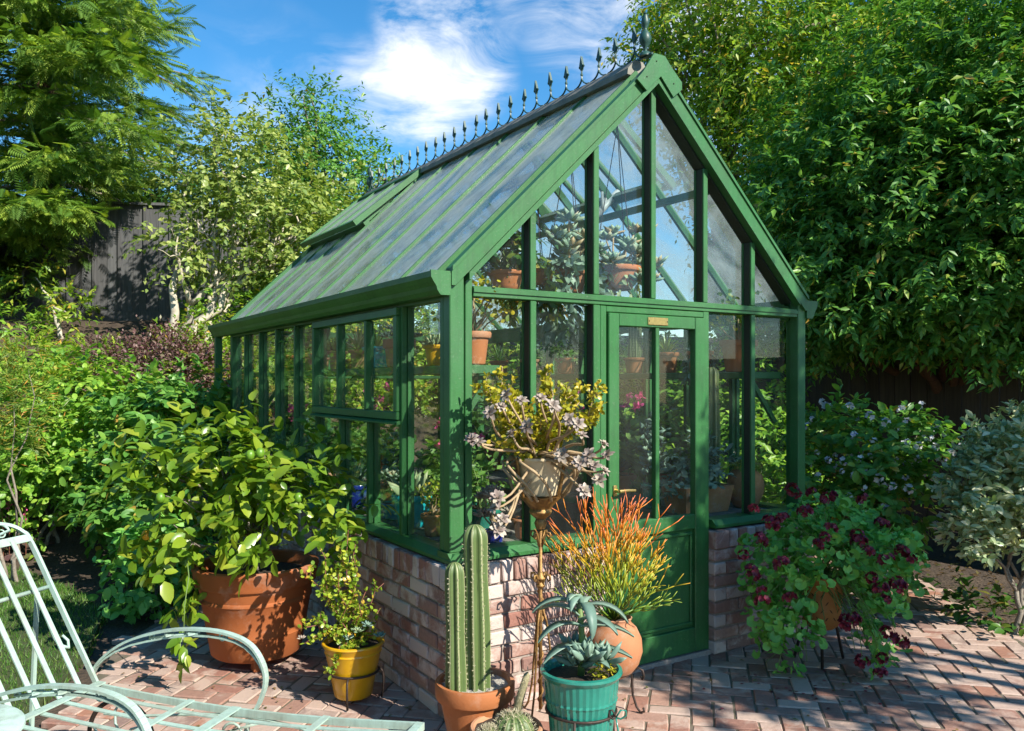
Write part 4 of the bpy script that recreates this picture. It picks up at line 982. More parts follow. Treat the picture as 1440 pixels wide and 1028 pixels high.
b = at(88, 470, 10.6)
tree('sapling', 'young sapling with a thin white stem against the grey fence', 'tree', (b[0], b[1], float(ground_z(b[0], b[1]))), [lob(70, 415, 10.6, .32), lob(95, 440, 10.5, .28), lob(50, 390, 10.7, .25)], .085, 70, 7, 'l_bright', 'fold', .035, 'bark_pale', .22, .5, .2, .8, fork=.7)
for i, (px, py, d, lb) in enumerate([(460, 430, 11.8, 'shrub closing the view behind the rear corner of the greenhouse')]):
    shrub('screen_shrub', lb, [lob(px, py, d, 1.0), lob(px-120, py+20, d-.5, .8), lob(px+90, py-10, d+.3, 1.0)], .08, 1100, 8, 'l_shrub')
# coral bells and the lone orange flower by the lawn
def flower_stems(name, label, base, n, h, mat, spread, leafmat):
    t = thing(name, label, 'flower', tuple(base)); m = MB(); P = []
    for k in range(n):
        p = np.array(base)+np.array((random.gauss(0, spread), random.gauss(0, spread), 0)); q = p+np.array((random.gauss(0, .04), random.gauss(0, .04), h*random.uniform(.75, 1.1)))
        m.tube([p, (p+q)/2+np.array((.01, 0, 0)), q], [.0035, .003, .002], 5)
        for j in range(16): P.append(q-(q-p)*(.35*random.random())+np.array((random.gauss(0, .012), random.gauss(0, .012), 0)))
    m.build('stem', 'redstem', t); P = np.array(P)
    foliage(t, leafset(P, rdir(len(P)), rdir(len(P)), .022, .016), 'diam', mat, 0, 'petal', 'blossom')
    Q = np.array(base)+np.c_[RNG.normal(0, spread*1.2, (50, 2)), RNG.uniform(.02, .12, 50)]
    foliage(t, leafset(Q, rdir(50)+np.array((0, 0, .3)), np.tile((0, 0, 1.0), (50, 1)), .07, .07), 'round', leafmat, 0, 'leaf', 'leaves')
b = at(8, 760, 7.2); b[2] = 0
flower_stems('coral_bells', 'coral bells with upright pink flower spikes at the left edge', b, 9, .72, 'petal_pink', .10, 'l_purple')
def orange_flower():
    b = at(48, 770, 7.6); b[2] = 0; t = thing('orange_flower', 'single orange flower on a thin leaning red stem over the soil', 'flower', tuple(b))
    q = at(60, 640, 7.4); MB().tube([b, (np.array(b)+q)/2+np.array((.03, 0, 0)), q], [.006, .005, .003], 6).build('stem', 'redstem', t)
    c = at(52, 713, 7.45); P = np.tile(c, (9, 1)); a = np.linspace(0, 6.28, 10)[:9]
    foliage(t, leafset(P, np.c_[np.cos(a), np.sin(a), .5+0*a], np.tile((0, 0, 1.0), (9, 1)), .075, .05), 'oval', 'petal_orange', 9, 'petal')
orange_flower()

# ================================================================== POTS AND POTTED PLANTS
def pot_profile(rb, rr, h, rim=.2, lip=.014, bulge=0.0):
    hr = h*(1-rim); p = [(0, 0), (rb-.006, 0), (rb, .006)]
    for i in range(1, 6):
        t = i/5; p.append((rb+(rr-lip-rb)*t+bulge*math.sin(t*math.pi), .006+(hr-.006)*t))
    p += [(rr-.003, hr+.002), (rr, hr+.008), (rr+.002, h-.008), (rr-.002, h), (rr-lip*.9, h), (rr-lip*1.2, h-.01), (rr-lip*1.6, h*.80)]
    return p
def pot(parent, c, rb, rr, h, mat, rim=.2, lip=.014, soil='soil', bulge=0.0, name='pot', n=36):
    MB().lathe(pot_profile(rb, rr, h, rim, lip, bulge), c, n).build(name, mat, parent, 35)
    if soil:
        m = MB(); r = rr-lip*1.25; k = 20
        rings = [[(c[0]+r*f*math.cos(2*math.pi*i/k), c[1]+r*f*math.sin(2*math.pi*i/k), c[2]+h*.90+random.uniform(-.004, .006)) for i in range(k)] for f in (1.0, .66, .33)]
        v = [p for q in rings for p in q]+[(c[0], c[1], c[2]+h*.91)]
        f = [(a*k+i, a*k+(i+1) % k, (a+1)*k+(i+1) % k, (a+1)*k+i) for a in range(2) for i in range(k)]+[(2*k+i, 2*k+(i+1) % k, 3*k) for i in range(k)]
        m.raw(v, f).build('gravel' if soil == 'gravel' else 'soil', soil, parent, True)
    return c[2]+h*.9
def rosette_set(c, n, L, W, lo=.15, hi=1.35, inner=.45, axis=None):
    i = np.arange(n); az = i*2.39996+RNG.random()*6; f = i/max(n-1, 1)     # 0 outer .. 1 inner
    el = lo+(hi-lo)*f**1.2+RNG.normal(0, .06, n)
    D = np.c_[np.cos(az)*np.cos(el), np.sin(az)*np.cos(el), np.sin(el)]; N = np.c_[-np.cos(az)*np.sin(el), -np.sin(az)*np.sin(el), np.cos(el)]
    ln = L*(1-(1-inner)*f)*RNG.uniform(.9, 1.1, n)
    if axis is not None:
        q = np.array(Vector((0, 0, 1)).rotation_difference(Vector(axis)).to_matrix()); D = D @ q.T; N = N @ q.T
    return leafset(np.tile(np.asarray(c, float), (n, 1))+D*L*.04, D, N, ln, W*(ln/L)**.7)
def bush_set(c, r, n, leaf, width, m=6, droop=.1, twig=.08, shell=.75):
    P, O = lobe_points([(np.asarray(c, float), r)], n, shell); return sprays(P, O, m, twig, leaf, width, droop)
def stems_to(parent, base, tips, r, mat, name='stem', sag=0.0):
    m = MB()
    for q in tips: limb(m, base, q, r, r*.5, sag, .12, 5, 5)
    return m.build(name, mat, parent, True)

def potted(label, p, z, rb, rr, h, mat, plant, group=None, name='potted_plant', cat='potted plant', rim=.2, **kw):
    """a pot standing at (x, y, z) with what grows in it"""
    t = thing(name, label, cat, (p[0], p[1], z), group); zs = pot(t, (p[0], p[1], z), rb, rr, h, mat, rim, n=24)
    grow(t, (p[0], p[1], zs), rr, plant, **kw); return t
def grow(t, c, rr, plant, size=1.0, lm=None, n=None, spread=1.15, low=.03):
    c = np.array(c)
    if plant == 'agave': foliage(t, rosette_set(c, n or 26, .20*size, .045*size, .2, 1.3, .6), 'succ', lm or 'l_agave', 60, 'leaf')
    elif plant == 'echeveria':
        k = n or 7; tips = [c+np.array((random.uniform(-1, 1)*rr*spread, random.uniform(-1, 1)*rr*spread, random.uniform(low, .2)*size)) for _ in range(k)]
        stems_to(t, c-np.array((0, 0, .01)), tips, .007*size, 'stem')
        foliage(t, cat_sets(*[rosette_set(q, 16, .075*size, .035*size) for q in tips]), 'succ', lm or 'l_echev', 40, 'leaf', 'rosettes')
    elif plant == 'bush':
        q = c+np.array((0, 0, .12*size)); tips = [q+rdir(1)[0]*rr*.8*size for _ in range(8)]
        stems_to(t, c-np.array((0, 0, .01)), tips, .005*size, 'greenstem')
        foliage(t, bush_set(q, (rr*1.15*size, rr*1.15*size, .15*size), n or 55, .045*size, .55), 'oval', lm or 'l_house', 30, 'leaf')
    elif plant == 'jade':
        tips = [c+np.array((random.gauss(0, rr*.9), random.gauss(0, rr*.9), random.uniform(.08, .24)*size)) for _ in range(n or 12)]
        stems_to(t, c-np.array((0, 0, .01)), tips, .006*size, 'stem')
        P = np.concatenate([np.array(q)+RNG.normal(0, .03*size, (22, 3)) for q in tips])
        foliage(t, leafset(P, rdir(len(P))+np.array((0, 0, .4)), rdir(len(P))+np.array((0, 0, .8)), .026*size, .022*size), 'round', lm or 'l_jade', 0, 'leaf')
    elif plant == 'spiky':
        foliage(t, rosette_set(c, n or 40, .26*size, .02*size, .25, 1.5, .7), 'blade', lm or 'l_house', 40, 'leaf')
    elif plant == 'trail':
        P, D = [], []
        for _ in range(n or 16):
            a = random.uniform(0, 6.28); q = c.copy(); v = np.array((math.cos(a)*.6, math.sin(a)*.6, .5))
            for s_ in range(16):
                q = q+v*.03*size; v = v*.86+np.array((0, 0, -.14)); P.append(q+RNG.normal(0, .006, 3)); D.append(v+RNG.normal(0, .5, 3))
        P, D = np.array(P), np.array(D); foliage(t, leafset(P, D, rdir(len(P))+np.array((0, 0, .6)), .045*size, .02*size), 'oval', lm or 'l_glauc', 0, 'leaf')
    elif plant == 'column':
        for k in range(n or 3):
            q = c+np.array((random.uniform(-1, 1)*rr*.45, random.uniform(-1, 1)*rr*.45, -.02)); cactus_column(t, q, .032*size, random.uniform(.18, .36)*size)
    elif plant == 'paddle':
        P = []; 
        tips = [c+np.array((random.gauss(0, rr*.6), random.gauss(0, rr*.6), random.uniform(.15, .34)*size)) for _ in range(6)]; stems_to(t, c, tips, .008*size, 'greenstem')
        for q in tips:
            for s_ in np.linspace(.25, 1, 7): P.append(c+(q-c)*s_)
        P = np.repeat(np.array(P), 2, 0); D = rdir(len(P)); D[:, 2] = np.abs(D[:, 2])*.6
        foliage(t, leafset(P, D, rdir(len(P))+np.array((0, 0, .5)), .055*size, .04*size), 'succ', lm or 'l_glauc', 50, 'leaf')
    elif plant == 'geranium':
        q = c+np.array((0, 0, .14*size)); foliage(t, bush_set(q, (rr*1.5*size, rr*1.5*size, .17*size), n or 60, .055*size, .95, 4, .1, .07), 'lobed', lm or 'l_house', 40, 'leaf')
        for k in range(6):
            f = q+np.array((random.gauss(0, rr*.9), random.gauss(0, rr*.9), random.uniform(.14, .26)*size)); stems_to(t, q, [f], .0025, 'greenstem', 'flower_stalk')
            foliage(t, leafset(np.tile(f, (18, 1))+RNG.normal(0, .012, (18, 3)), rdir(18), rdir(18), .03, .026), 'round', 'petal_pink', 0, 'flower', 'flower')
def cactus_column(parent, c, r, h, ribs=7, name='cactus_column', taper=.9, lean=(0, 0)):
    nz, na = 16, ribs*6; v, at_ = [], []
    dm = min(.3, r*1.05/h); ss = list(np.linspace(0, 1-dm, 10))+[1-dm*q for q in (.8, .6, .42, .27, .14, .05, 0)]; nz = len(ss)-1
    for i in range(nz+1):
        s_ = ss[i]; z = h*s_; f = (1 if s_ < 1-dm else max(0, 1-max(0, (s_-1+dm)/dm)**2.4)**.5)*(1-(1-taper)*s_)*(.94+.05*math.sin(s_*9+c[0]*40))
        for k in range(na):
            a = 2*math.pi*k/na; rb = abs(math.cos(ribs/2*a)); q = r*f*(.66+.34*rb**.75); v.append((c[0]+q*math.cos(a)+lean[0]*z, c[1]+q*math.sin(a)+lean[1]*z, c[2]+z)); at_.append(rb**3)
    f = [(i*na+k, i*na+(k+1) % na, (i+1)*na+(k+1) % na, (i+1)*na+k) for i in range(nz) for k in range(na)]
    o = MB().raw(v, f, rib=at_).build(name, 'cactus', parent, True)
    # areoles with short spines down every rib
    P = []
    for k in range(ribs):
        a = 2*math.pi*k/ribs
        for z in np.arange(.01, h*.97, .02 if r > .03 else .016):
            s_ = z/h; P.append((c[0]+r*.97*math.cos(a)*(1-(1-taper)*s_)*(1 if s_ < .9 else .75)+lean[0]*z, c[1]+r*.97*math.sin(a)*(1-(1-taper)*s_)*(1 if s_ < .9 else .75)+lean[1]*z, c[2]+z, a))
    P = np.array(P); P = np.repeat(P, 4, 0); m = len(P); D = np.c_[np.cos(P[:, 3]), np.sin(P[:, 3]), np.zeros(m)]+RNG.normal(0, .7, (m, 3))
    s_ = bpy.data.objects.new('spines', leaf_mesh('spines', leafset(P[:, :3], D, rdir(m), .011, .0022), 'diam', 'spine')); put(s_, o); s_['kind'] = 'stuff'
    return o
M['spine'] = m_plain('cactus_spine', (0.55, 0.50, 0.34), (0.4, 0.35, 0.22), 50, .6)

# ---- the big lemon pot
c = at(361, 935, 4.74); c[2] = 0
t = thing('lemon_pot', 'huge terracotta pot with a leafy lemon tree by the left wall', 'potted tree', tuple(c))
z0 = .055; prof = [(0, z0), (.238, z0), (.25, z0+.01), (.272, z0+.13), (.276, z0+.137), (.274, z0+.145), (.302, z0+.31), (.310, z0+.318), (.310, z0+.33), (.304, z0+.338), (.318, z0+.40), (.334, z0+.405), (.340, z0+.42), (.345, z0+.478), (.352, z0+.49), (.350, z0+.505), (.338, z0+.512), (.318, z0+.508), (.312, z0+.49), (.300, z0+.40)]
MB().lathe(prof, c, 56, .004).build('pot', 'terra_big', t, 40)
MB().lathe([(0.308, z0+.44), (.2, z0+.447), (.1, z0+.45), (0.001, z0+.452)], c, 28).build('soil', 'soil', t, True)
for a in (.3, 2.4, 4.5): MB().cbox(c[0]+.19*math.cos(a)-.035, c[0]+.19*math.cos(a)+.035, c[1]+.19*math.sin(a)-.035, c[1]+.19*math.sin(a)+.035, 0.001, .054).build('foot', 'terra_big', t)
lobes = [lob(325, 668, 4.65, (.42, .40, .24)), lob(248, 700, 4.5, (.19, .22, .21)), lob(420, 690, 4.6, (.22, .24, .17)), lob(295, 630, 4.75, (.32, .3, .14)), lob(245, 775, 4.45, (.13, .14, .18)), lob(395, 648, 4.75, (.26, .26, .13)), lob(350, 735, 4.4, (.15, .16, .12)), lob(215, 645, 4.6, (.10, .10, .08))]
tb = MB(); p0 = Vector((c[0], c[1], z0+.44)); fork = p0+Vector((.01, .02, .22)); limb(tb, p0, fork, .022, .018, 0, .08, 8)
for l in lobes:
    e = limb(tb, fork, l[0], .012, .005, 0, .1)
    for _ in range(3): limb(tb, e[3], Vector(l[0])+Vector(rdir(1)[0]*np.broadcast_to(l[1], 3)*.9), .005, .002, .02, .1, 5, 4)
tb.build('trunk', 'bark', t, True)
P, O = lobe_points(lobes, 270, .6, .25); S1 = sprays(P, O, 6, .15, .086, .56, .22, up=.9, jitter=.5, lvar=.45)
right = [lob(505, 640, 4.55, .07), lob(480, 720, 4.35, (.13, .13, .1)), lob(470, 770, 4.3, .07)]
P, O = lobe_points(right, 26, .6); S2 = sprays(P, O, 5, .12, .085, .52, .3)
strand = [at(262, 840, 4.3), at(258, 880, 4.25), at(262, 915, 4.2), at(255, 895, 4.22), at(350, 760, 4.3), at(365, 770, 4.3), at(268, 830, 4.3), at(250, 850, 4.32)]
P = np.array(strand); S3 = sprays(P, np.tile((0, 0, -.6), (8, 1))-DIRV*.3, 6, .10, .085, .52, .3)
foliage(t, cat_sets(S1, S2, S3), 'oval', 'l_lemon', 300, 'leaf', 'crown')
MB().tube([at(262, 775, 4.38), at(266, 810, 4.28), at(260, 850, 4.22), at(258, 915, 4.2)], [.003, .003, .003, .002], 5).build('branch', 'greenstem', t, True)
for px, py, d, m_ in ((352, 640, 4.28, 'lemon_green'), (366, 637, 4.3, 'lemon_green'), (238, 828, 4.25, 'lemon_green'), (226, 700, 4.2, 'lemon_green'), (206, 752, 4.36, 'lemon_ripe'), (420, 700, 4.35, 'lemon_green')):
    MB().ball(at(px, py, d), .024, 12, (1, 1, 1.2)).build('lemon', m_, t, True, label='ripening orange yellow lemon' if m_ == 'lemon_ripe' else None)

# ---- yellow pot in an iron ring stand
c = at(497, 960, 4.13); c[2] = 0.0
t = thing('yellow_pot', 'tapered yellow glazed pot of small leaved jade in an iron ring', 'potted plant', (c[0], c[1], .03))
prof = [(0, 0), (.088, 0), (.094, .006), (.118, .13), (.138, .215), (.142, .222), (.139, .23), (.150, .255), (.156, .262), (.154, .270), (.144, .272), (.138, .26), (.128, .21)]
MB().lathe(prof, (c[0], c[1], .03), 40).build('pot', 'yellow', t, 40)
MB().lathe([(.135, .245), (.07, .25), (.001, .252)], (c[0], c[1], .03), 20).build('soil', 'soil', t, True)
top = np.array((c[0], c[1], .27))
def jade_plant(t, base, tips, lm, leaf=.022, step=.022, stem='redstem', r=.005, side=.75, dense=2):
    m = MB(); P, D = [], []
    for q, sag in tips:
        pts = limb(m, base+np.array((random.gauss(0, .03), random.gauss(0, .03), -.01)), q, r, r*.4, sag, .14, 5, 7)
        for i in range(1, 7):
            a, b_ = np.array(pts[i-1]), np.array(pts[i]); ln = np.linalg.norm(b_-a)
            for s_ in np.arange(0, 1, step/ln):
                p = a+(b_-a)*s_
                for k in range(dense): P.append(p); D.append(rdir(1)[0])
                if random.random() < side*.35 and i > 1:     # a short side shoot
                    v = rdir(1)[0]*.6+np.array((0, 0, .4)); e = p+v*random.uniform(.04, .09); m.tube([p, e], [r*.4, r*.2], 4)
                    for u in np.arange(.2, 1.05, .2):
                        for k in range(2): P.append(p+(e-p)*u); D.append(rdir(1)[0])
    m.build('stem', stem, t, True); P, D = np.array(P), np.array(D)
    foliage(t, leafset(P+D*.003, D+np.array((0, 0, .25)), rdir(len(P))+np.array((0, 0, .7)), leaf*RNG.uniform(.75, 1.25, len(P)), leaf*.85), 'round', lm, 0, 'leaf', 'leaves')
tips = [(at(490, 745, 4.1), 0), (at(500, 765, 4.12), 0), (at(478, 770, 4.1), 0), (at(437, 800, 4.05), .0), (at(455, 830, 4.05), 0), (at(515, 830, 4.1), 0), (at(535, 855, 4.12), 0), (at(420, 885, 4.0), -.06), (at(428, 905, 4.0), -.05), (at(436, 870, 4.05), -.02), (at(470, 935, 3.98), -.08), (at(466, 950, 3.97), -.08),
        (at(505, 850, 4.05), 0), (at(480, 840, 4.05), 0), (at(540, 820, 4.2), 0), (at(450, 770, 4.1), 0), (at(488, 800, 4.1), 0), (at(528, 885, 4.05), 0), (at(455, 870, 4.0), 0), (at(497, 780, 4.15), 0)]
jade_plant(t, top-np.array((0, 0, .02)), tips, 'l_jade', .023, .02)
for px, py, lm in ((490, 898, 'l_echev'), (503, 888, 'l_agave'), (516, 880, 'l_glauc'), (535, 895, 'l_glauc')):
    foliage(t, rosette_set(at(px, py, 4.02), 14, .042, .024), 'succ', lm, 14, 'leaf')
foliage(t, rosette_set(at(424, 898, 4.0), 12, .03, .018), 'succ', 'l_ghost', 12, 'leaf')
s_ = thing('ring_stand', 'rusty iron three legged ring holding the yellow pot', 'plant stand', tuple(c))
zr_ = .155; ring = [(c[0]+.128*math.cos(a), c[1]+.128*math.sin(a), zr_) for a in np.linspace(0, 2*math.pi, 33)]
MB().tube(ring, .006, 6, False).build('ring', 'iron', s_, True)
for a in (-2.15, -.35, 1.5):
    d = Vector((math.cos(a), math.sin(a), 0)); q = Vector(c)+d*.13
    MB().tube([q+Vector((0, 0, zr_)), q+d*.018+Vector((0, 0, zr_-.02)), q+d*.022+Vector((0, 0, .08)), q+d*.012+Vector((0, 0, .006))], .0058, 6).build('leg', 'iron', s_, True)

# ---- columnar cactus in its terracotta pot
c = at(668, 1030, 3.66); c[2] = 0
t = thing('cactus_pot', 'terracotta pot of tall ribbed columnar cacti at the brick corner', 'cactus', tuple(c))
zs = pot(t, (c[0], c[1], 0), .115, .176, .275, 'terra_new', .27, .02, 'gravel')
cb = lambda px, py, d: np.array((at(px, py, d)[0], at(px, py, d)[1], zs-.012))
cactus_column(t, cb(672, 950, 3.64), .066, .735, 8, lean=(-.02, 0)); cactus_column(t, cb(642, 950, 3.60), .050, .575, 7, lean=(-.01, .01)); cactus_column(t, cb(656, 950, 3.71), .045, .56, 7)
G_ = 170; a = RNG.uniform(0, 6.28, G_); q = .145*np.sqrt(RNG.random(G_)); Pm = np.c_[c[0]+q*np.cos(a), c[1]+q*np.sin(a), np.full(G_, zs+.002)]
o = bpy.data.objects.new('pebbles', leaf_mesh('pebbles', leafset(Pm, rdir(G_), rdir(G_), .014, .011), 'succ', 'gravel')); put(o, t); o['kind'] = 'stuff'
# ---- low pot with a barrel cactus and a leaning hairy one
c = at(712, 1060, 3.42); c[2] = 0
t = thing('barrel_cactus_pot', 'low pot with a round barrel cactus and a leaning hairy stem', 'cactus', tuple(c))
zs = pot(t, (c[0], c[1], 0), .11, .15, .17, 'terra_pale', .2)
def barrel(p, r):
    nz, na = 10, 72; v, at_ = [], []
    for i in range(nz+1):
        th = math.pi*.5*(i/nz)*1.0; 
        for k in range(na):
            a = 2*math.pi*k/na; rb = abs(math.cos(6*a)); rr = r*(math.cos(th)**.8)*(.84+.16*rb); v.append((p[0]+rr*math.cos(a), p[1]+rr*math.sin(a), p[2]+r*1.05*math.sin(th))); at_.append(rb**4)
    f = [(i*na+k, i*na+(k+1) % na, (i+1)*na+(k+1) % na, (i+1)*na+k) for i in range(nz) for k in range(na)]
    o = MB().raw(v, f, rib=at_).build('barrel', 'cactus', t, True)
    P, D = [], []
    for k in range(12):
        for th in np.linspace(.1, 1.45, 9):
            a = 2*math.pi*k/12; d = np.array((math.cos(a)*math.cos(th), math.sin(a)*math.cos(th), math.sin(th)*1.05)); b_ = np.array(p)+np.array((d[0]*r*(math.cos(th)**-.2), d[1]*r*(math.cos(th)**-.2), d[2]*r))
            for _ in range(5): P.append(b_); D.append(d+RNG.normal(0, .6, 3))
    P, D = np.array(P), np.array(D); s_ = bpy.data.objects.new('spines', leaf_mesh('spines', leafset(P, D, rdir(len(P)), .022, .0022), 'diam', 'spine')); put(s_, o); s_['kind'] = 'stuff'
barrel((at(722, 1030, 3.38)[0], at(722, 1030, 3.38)[1], zs-.01), .088); barrel((at(688, 1040, 3.34)[0], at(688, 1040, 3.34)[1], zs-.012), .05)
q0 = at(722, 1000, 3.47); q0[2] = zs; q1 = at(742, 945, 3.45); d = (q1-q0)
MB().tube([q0, q0+d*.5+np.array((-.004, 0, 0)), q1-d*.05, q1], [.017, .018, .014, .004], 10).build('hairy_stem', m_plain('hairy_stem', (.34, .30, .18), (.22, .2, .1), 60), t, True)
P = q0[None]+d[None]*RNG.random(420)[:, None]; u = rdir(420); s_ = bpy.data.objects.new('spines', leaf_mesh('spines', leafset(P+u*.014, u+unit(d[None])*.4, rdir(420), .02, .0016), 'diam', 'spine')); put(s_, t); s_['kind'] = 'stuff'

# ---- turquoise pot with glaucous succulent
c = at(817, 1040, 3.46); c[2] = 0
t = thing('turquoise_pot', 'fluted turquoise glazed pot with a curving blue grey succulent', 'potted plant', tuple(c))
n_, prof = 72, [(0, .0), (.118, .0), (.122, .008), (.138, .2), (.150, .268), (.154, .276), (.152, .286), (.160, .365), (.168, .375), (.174, .385), (.172, .395), (.158, .398), (.152, .385), (.146, .33)]
v = []
for r, z in prof:
    for k in range(n_):
        a = 2*math.pi*k/n_; fl = (1-.03*(k % 2)) if .02 < z < .365 and r > .12 else 1; v.append((c[0]+r*fl*math.cos(a), c[1]+r*fl*math.sin(a), z))
MB().raw(v, [(i*n_+k, i*n_+(k+1) % n_, (i+1)*n_+(k+1) % n_, (i+1)*n_+k) for i in range(len(prof)-1) for k in range(n_)]).build('pot', 'turq', t, 12)
MB().lathe([(.15, .36), (.07, .365), (.001, .366)], c, 20).build('soil', 'soil', t, True)
def strap_leaf(parent, base, az, L, W, el, curl, mat, th=.006):
    m = MB(); p = np.array(base, float); e = el; h = np.array((math.cos(az), math.sin(az), 0)); sd = np.array((-h[1], h[0], 0)); v = []; k = 9
    for i in range(k+1):
        s_ = i/k; w = W*(.55+.9*s_-.2*s_*s_ if s_ < .5 else .95)*max(0.02, (1-s_**4))/1.0
        d = h*math.cos(e)+np.array((0, 0, math.sin(e))); nn = -h*math.sin(e)+np.array((0, 0, math.cos(e)))
        v += [tuple(p-sd*w/2+nn*w*.16), tuple(p+nn*th*(1-s_)), tuple(p+sd*w/2+nn*w*.16), tuple(p-nn*th*1.3)]
        p = p+d*L/k; e -= curl/k
    f = [(i*4+j, i*4+(j+1) % 4, (i+1)*4+(j+1) % 4, (i+1)*4+j) for i in range(k) for j in range(4)]
    return m.raw(v, f).build('leaf', mat, parent, True)
stem_top = at(815, 850, 3.46); stem0 = np.array((c[0]+.0, c[1], .36)); MB().tube([stem0, (stem0+stem_top)/2+np.array((.01, 0, 0)), stem_top], [.016, .014, .011], 8).build('stem', 'greenstem', t, True)
ca = lambda sx, sy: math.atan2(*(RGT*sx-DIRV*sy)[[1, 0]])          # heading: right / towards the viewpoint
for sx, sy, s_, L, el, cu in ((-1, .15, 1, .20, .5, 1.4), (-1, .5, .72, .20, .35, 1.3), (-.9, -.3, .85, .17, .6, 1.2), (1, .3, .95, .21, .5, 1.6), (1, -.1, .7, .22, .15, .8), (.25, 1, .95, .23, .75, 2.9), (-.35, .9, .97, .15, 1.25, 2.6), (.8, .6, .8, .18, .4, 1.3),
                         (-.8, .6, .45, .19, .2, .9), (.9, .2, .4, .2, .2, .7), (.3, -.9, .9, .18, .6, 1.3), (-.2, .3, 1, .12, 1.3, 2.2), (.7, .8, .3, .15, .2, .6), (-.9, .1, .3, .13, .3, .7)):
    strap_leaf(t, stem0+(stem_top-stem0)*s_, ca(sx, sy), L*1.12, .058, el, cu, 'l_glauc')
for k in range(7):
    q = c+np.array((0, 0, .40))+RGT*random.uniform(-.09, .11)+DIRV*random.uniform(-.09, .06)+np.array((0, 0, random.uniform(0, .06)))
    foliage(t, rosette_set(q, 9, .125, .043, .25, 1.3, .6), 'succ', 'l_glauc', 9, 'leaf')
foliage(t, bush_set(c+np.array((.05, -.09, .39)), .035, 30, .018, .6, 4, 0, .02), 'oval', 'l_jade_gold', 0, 'leaf', 'ground_cover')
s_ = thing('ring_stand', 'dark iron ring with a wire bow round the turquoise pot', 'plant stand', tuple(c))
MB().tube([(c[0]+.1475*math.cos(a), c[1]+.1475*math.sin(a), .225) for a in np.linspace(0, 2*math.pi, 41)], .0055, 6, False).build('ring', 'iron', s_, True)
bw = at(866, 985, 3.36); bw[2] = .228; ax = RGT
def bowpts(s): return [bw, bw+ax*s*.02+np.array((0, 0, .03)), bw+ax*s*.04+np.array((0, 0, .028)), bw+ax*s*.042+np.array((0, 0, .008)), bw+ax*s*.02+np.array((0, 0, -.006)), bw]
for q in (1, -.7): MB().tube(bowpts(q), .004, 5).build('bow', 'iron' if q < 0 else 'turq', s_, True)
MB().tube([bw, bw+ax*.012+np.array((0, 0, -.07)), bw+ax*.03+np.array((0, 0, -.14))], .004, 5).build('bow', 'turq', s_, True)
for a in (-2.4, -.2, 1.6):
    d = np.array((math.cos(a), math.sin(a), 0)); MB().tube([c+d*.15+np.array((0, 0, .225)), c+d*.155+np.array((0, 0, .1)), c+d*.165+np.array((0, 0, .005))], .0055, 6).build('leg', 'iron', s_, True)

# ---- pencil cactus in a round clay pot on a scrolled stand
c = at(863, 985, 4.02); c[2] = -.02
t = thing('pencil_cactus_pot', 'round clay pot of orange tipped pencil cactus before the door', 'potted plant', (c[0], c[1], .18))
prof = [(0, .18), (.05, .18), (.085, .2), (.122, .25), (.140, .31), (.135, .37), (.112, .42), (.085, .445), (.082, .46), (.09, .47), (.084, .474), (.072, .46), (.07, .43)]
MB().lathe(prof, c, 40).build('pot', m_terracotta('dusty_terracotta', (0.44, 0.19, 0.085), (0.34, 0.13, 0.055), 0.55), t, 50); MB().lathe([(.072, .445), (.001, .447)], c, 16).build('soil', 'soil', t)
m = MB()
def twig_(p, d, L, r, lvl, tip):
    d = d/np.linalg.norm(d); q = p+d*L; mid = (p+q)/2+rdir(1)[0]*L*.05
    t0 = min(max((p[2]-.50)/.40, 0), 1); t1 = min(max((q[2]-.50)/.40, 0), 1); off = random.uniform(-.08, .1)
    m.tube([p, mid, q], [r, r*.95, r*(.85 if lvl < 4 else .55)], 5, True, tipness=[min(1, max(0, t0*.75+off)), min(1, max(0, (t0+t1)*.38+off)), min(1, max(0, t1*.8+off+(.12 if lvl >= 3 else 0)))])
    if lvl >= 4: return
    k = random.choice((1, 2, 2)) if lvl else 3
    for _ in range(k):
        nd = d*1.1+rdir(1)[0]*.5+np.array((0, 0, .2 if d[2] > 0 else -.02))
        twig_(q, nd, L*random.uniform(.68, .95), r*.86, lvl+1, tip)
base_ = np.array((c[0], c[1], .44))
for k in range(29):
    a = k*2.4; sp = .25+.75*((k % 6)/5); d = np.array((math.cos(a)*sp*.85, math.sin(a)*sp*.85, 1.0-.5*sp)); twig_(base_+d*.02*np.array((1, 1, 0)), d, random.uniform(.10, .16)*(1.38-.62*sp), .0044, 0, 0)
m.build('stem_mass', 'pencil', t, True, kind='stuff')
s_ = thing('scroll_stand', 'black iron stand with scrolled feet under the round clay pot', 'plant stand', (c[0], c[1], 0))
c[2] = 0
MB().tube([(c[0]+.088*math.cos(a), c[1]+.088*math.sin(a), .19) for a in np.linspace(0, 2*math.pi, 33)], .006, 6, False).build('ring', 'iron', s_, True)
def scroll_leg(c, a, R0, z1, out, name='leg', r=.0065):
    d = np.array((math.cos(a), math.sin(a), 0)); q = lambda o, z: c+d*o+np.array((0, 0, z)); pts = []
    for k in range(10): th = 4.2-k*.42; pts.append(q(R0+out*.75+.022*(1-k*.0)*math.cos(th)*(0.45+.06*k), z1+.006+.022*math.sin(th)*(.45+.06*k)))
    pts = [q(R0, z1), q(R0+out*.4, z1+.03), q(R0+out*.75, z1+.02), q(R0+out*.85, z1-.01), q(R0+out*.72, z1-.025), q(R0+out*.66, z1-.008)][::-1]+[q(R0+out*.05, z1-.03), q(R0+out*.1, z1*.45), q(R0+out*.35, .03), q(R0+out*.6, .006), q(R0+out*.85, .012), q(R0+out*.8, .03)]
    return pts
for a in (ca(1, .45), ca(-.9, .5), ca(.1, -1), ): MB().tube(scroll_leg(c, a, .088, .19, .075), .0062, 6).build('leg', 'iron', s_, True)

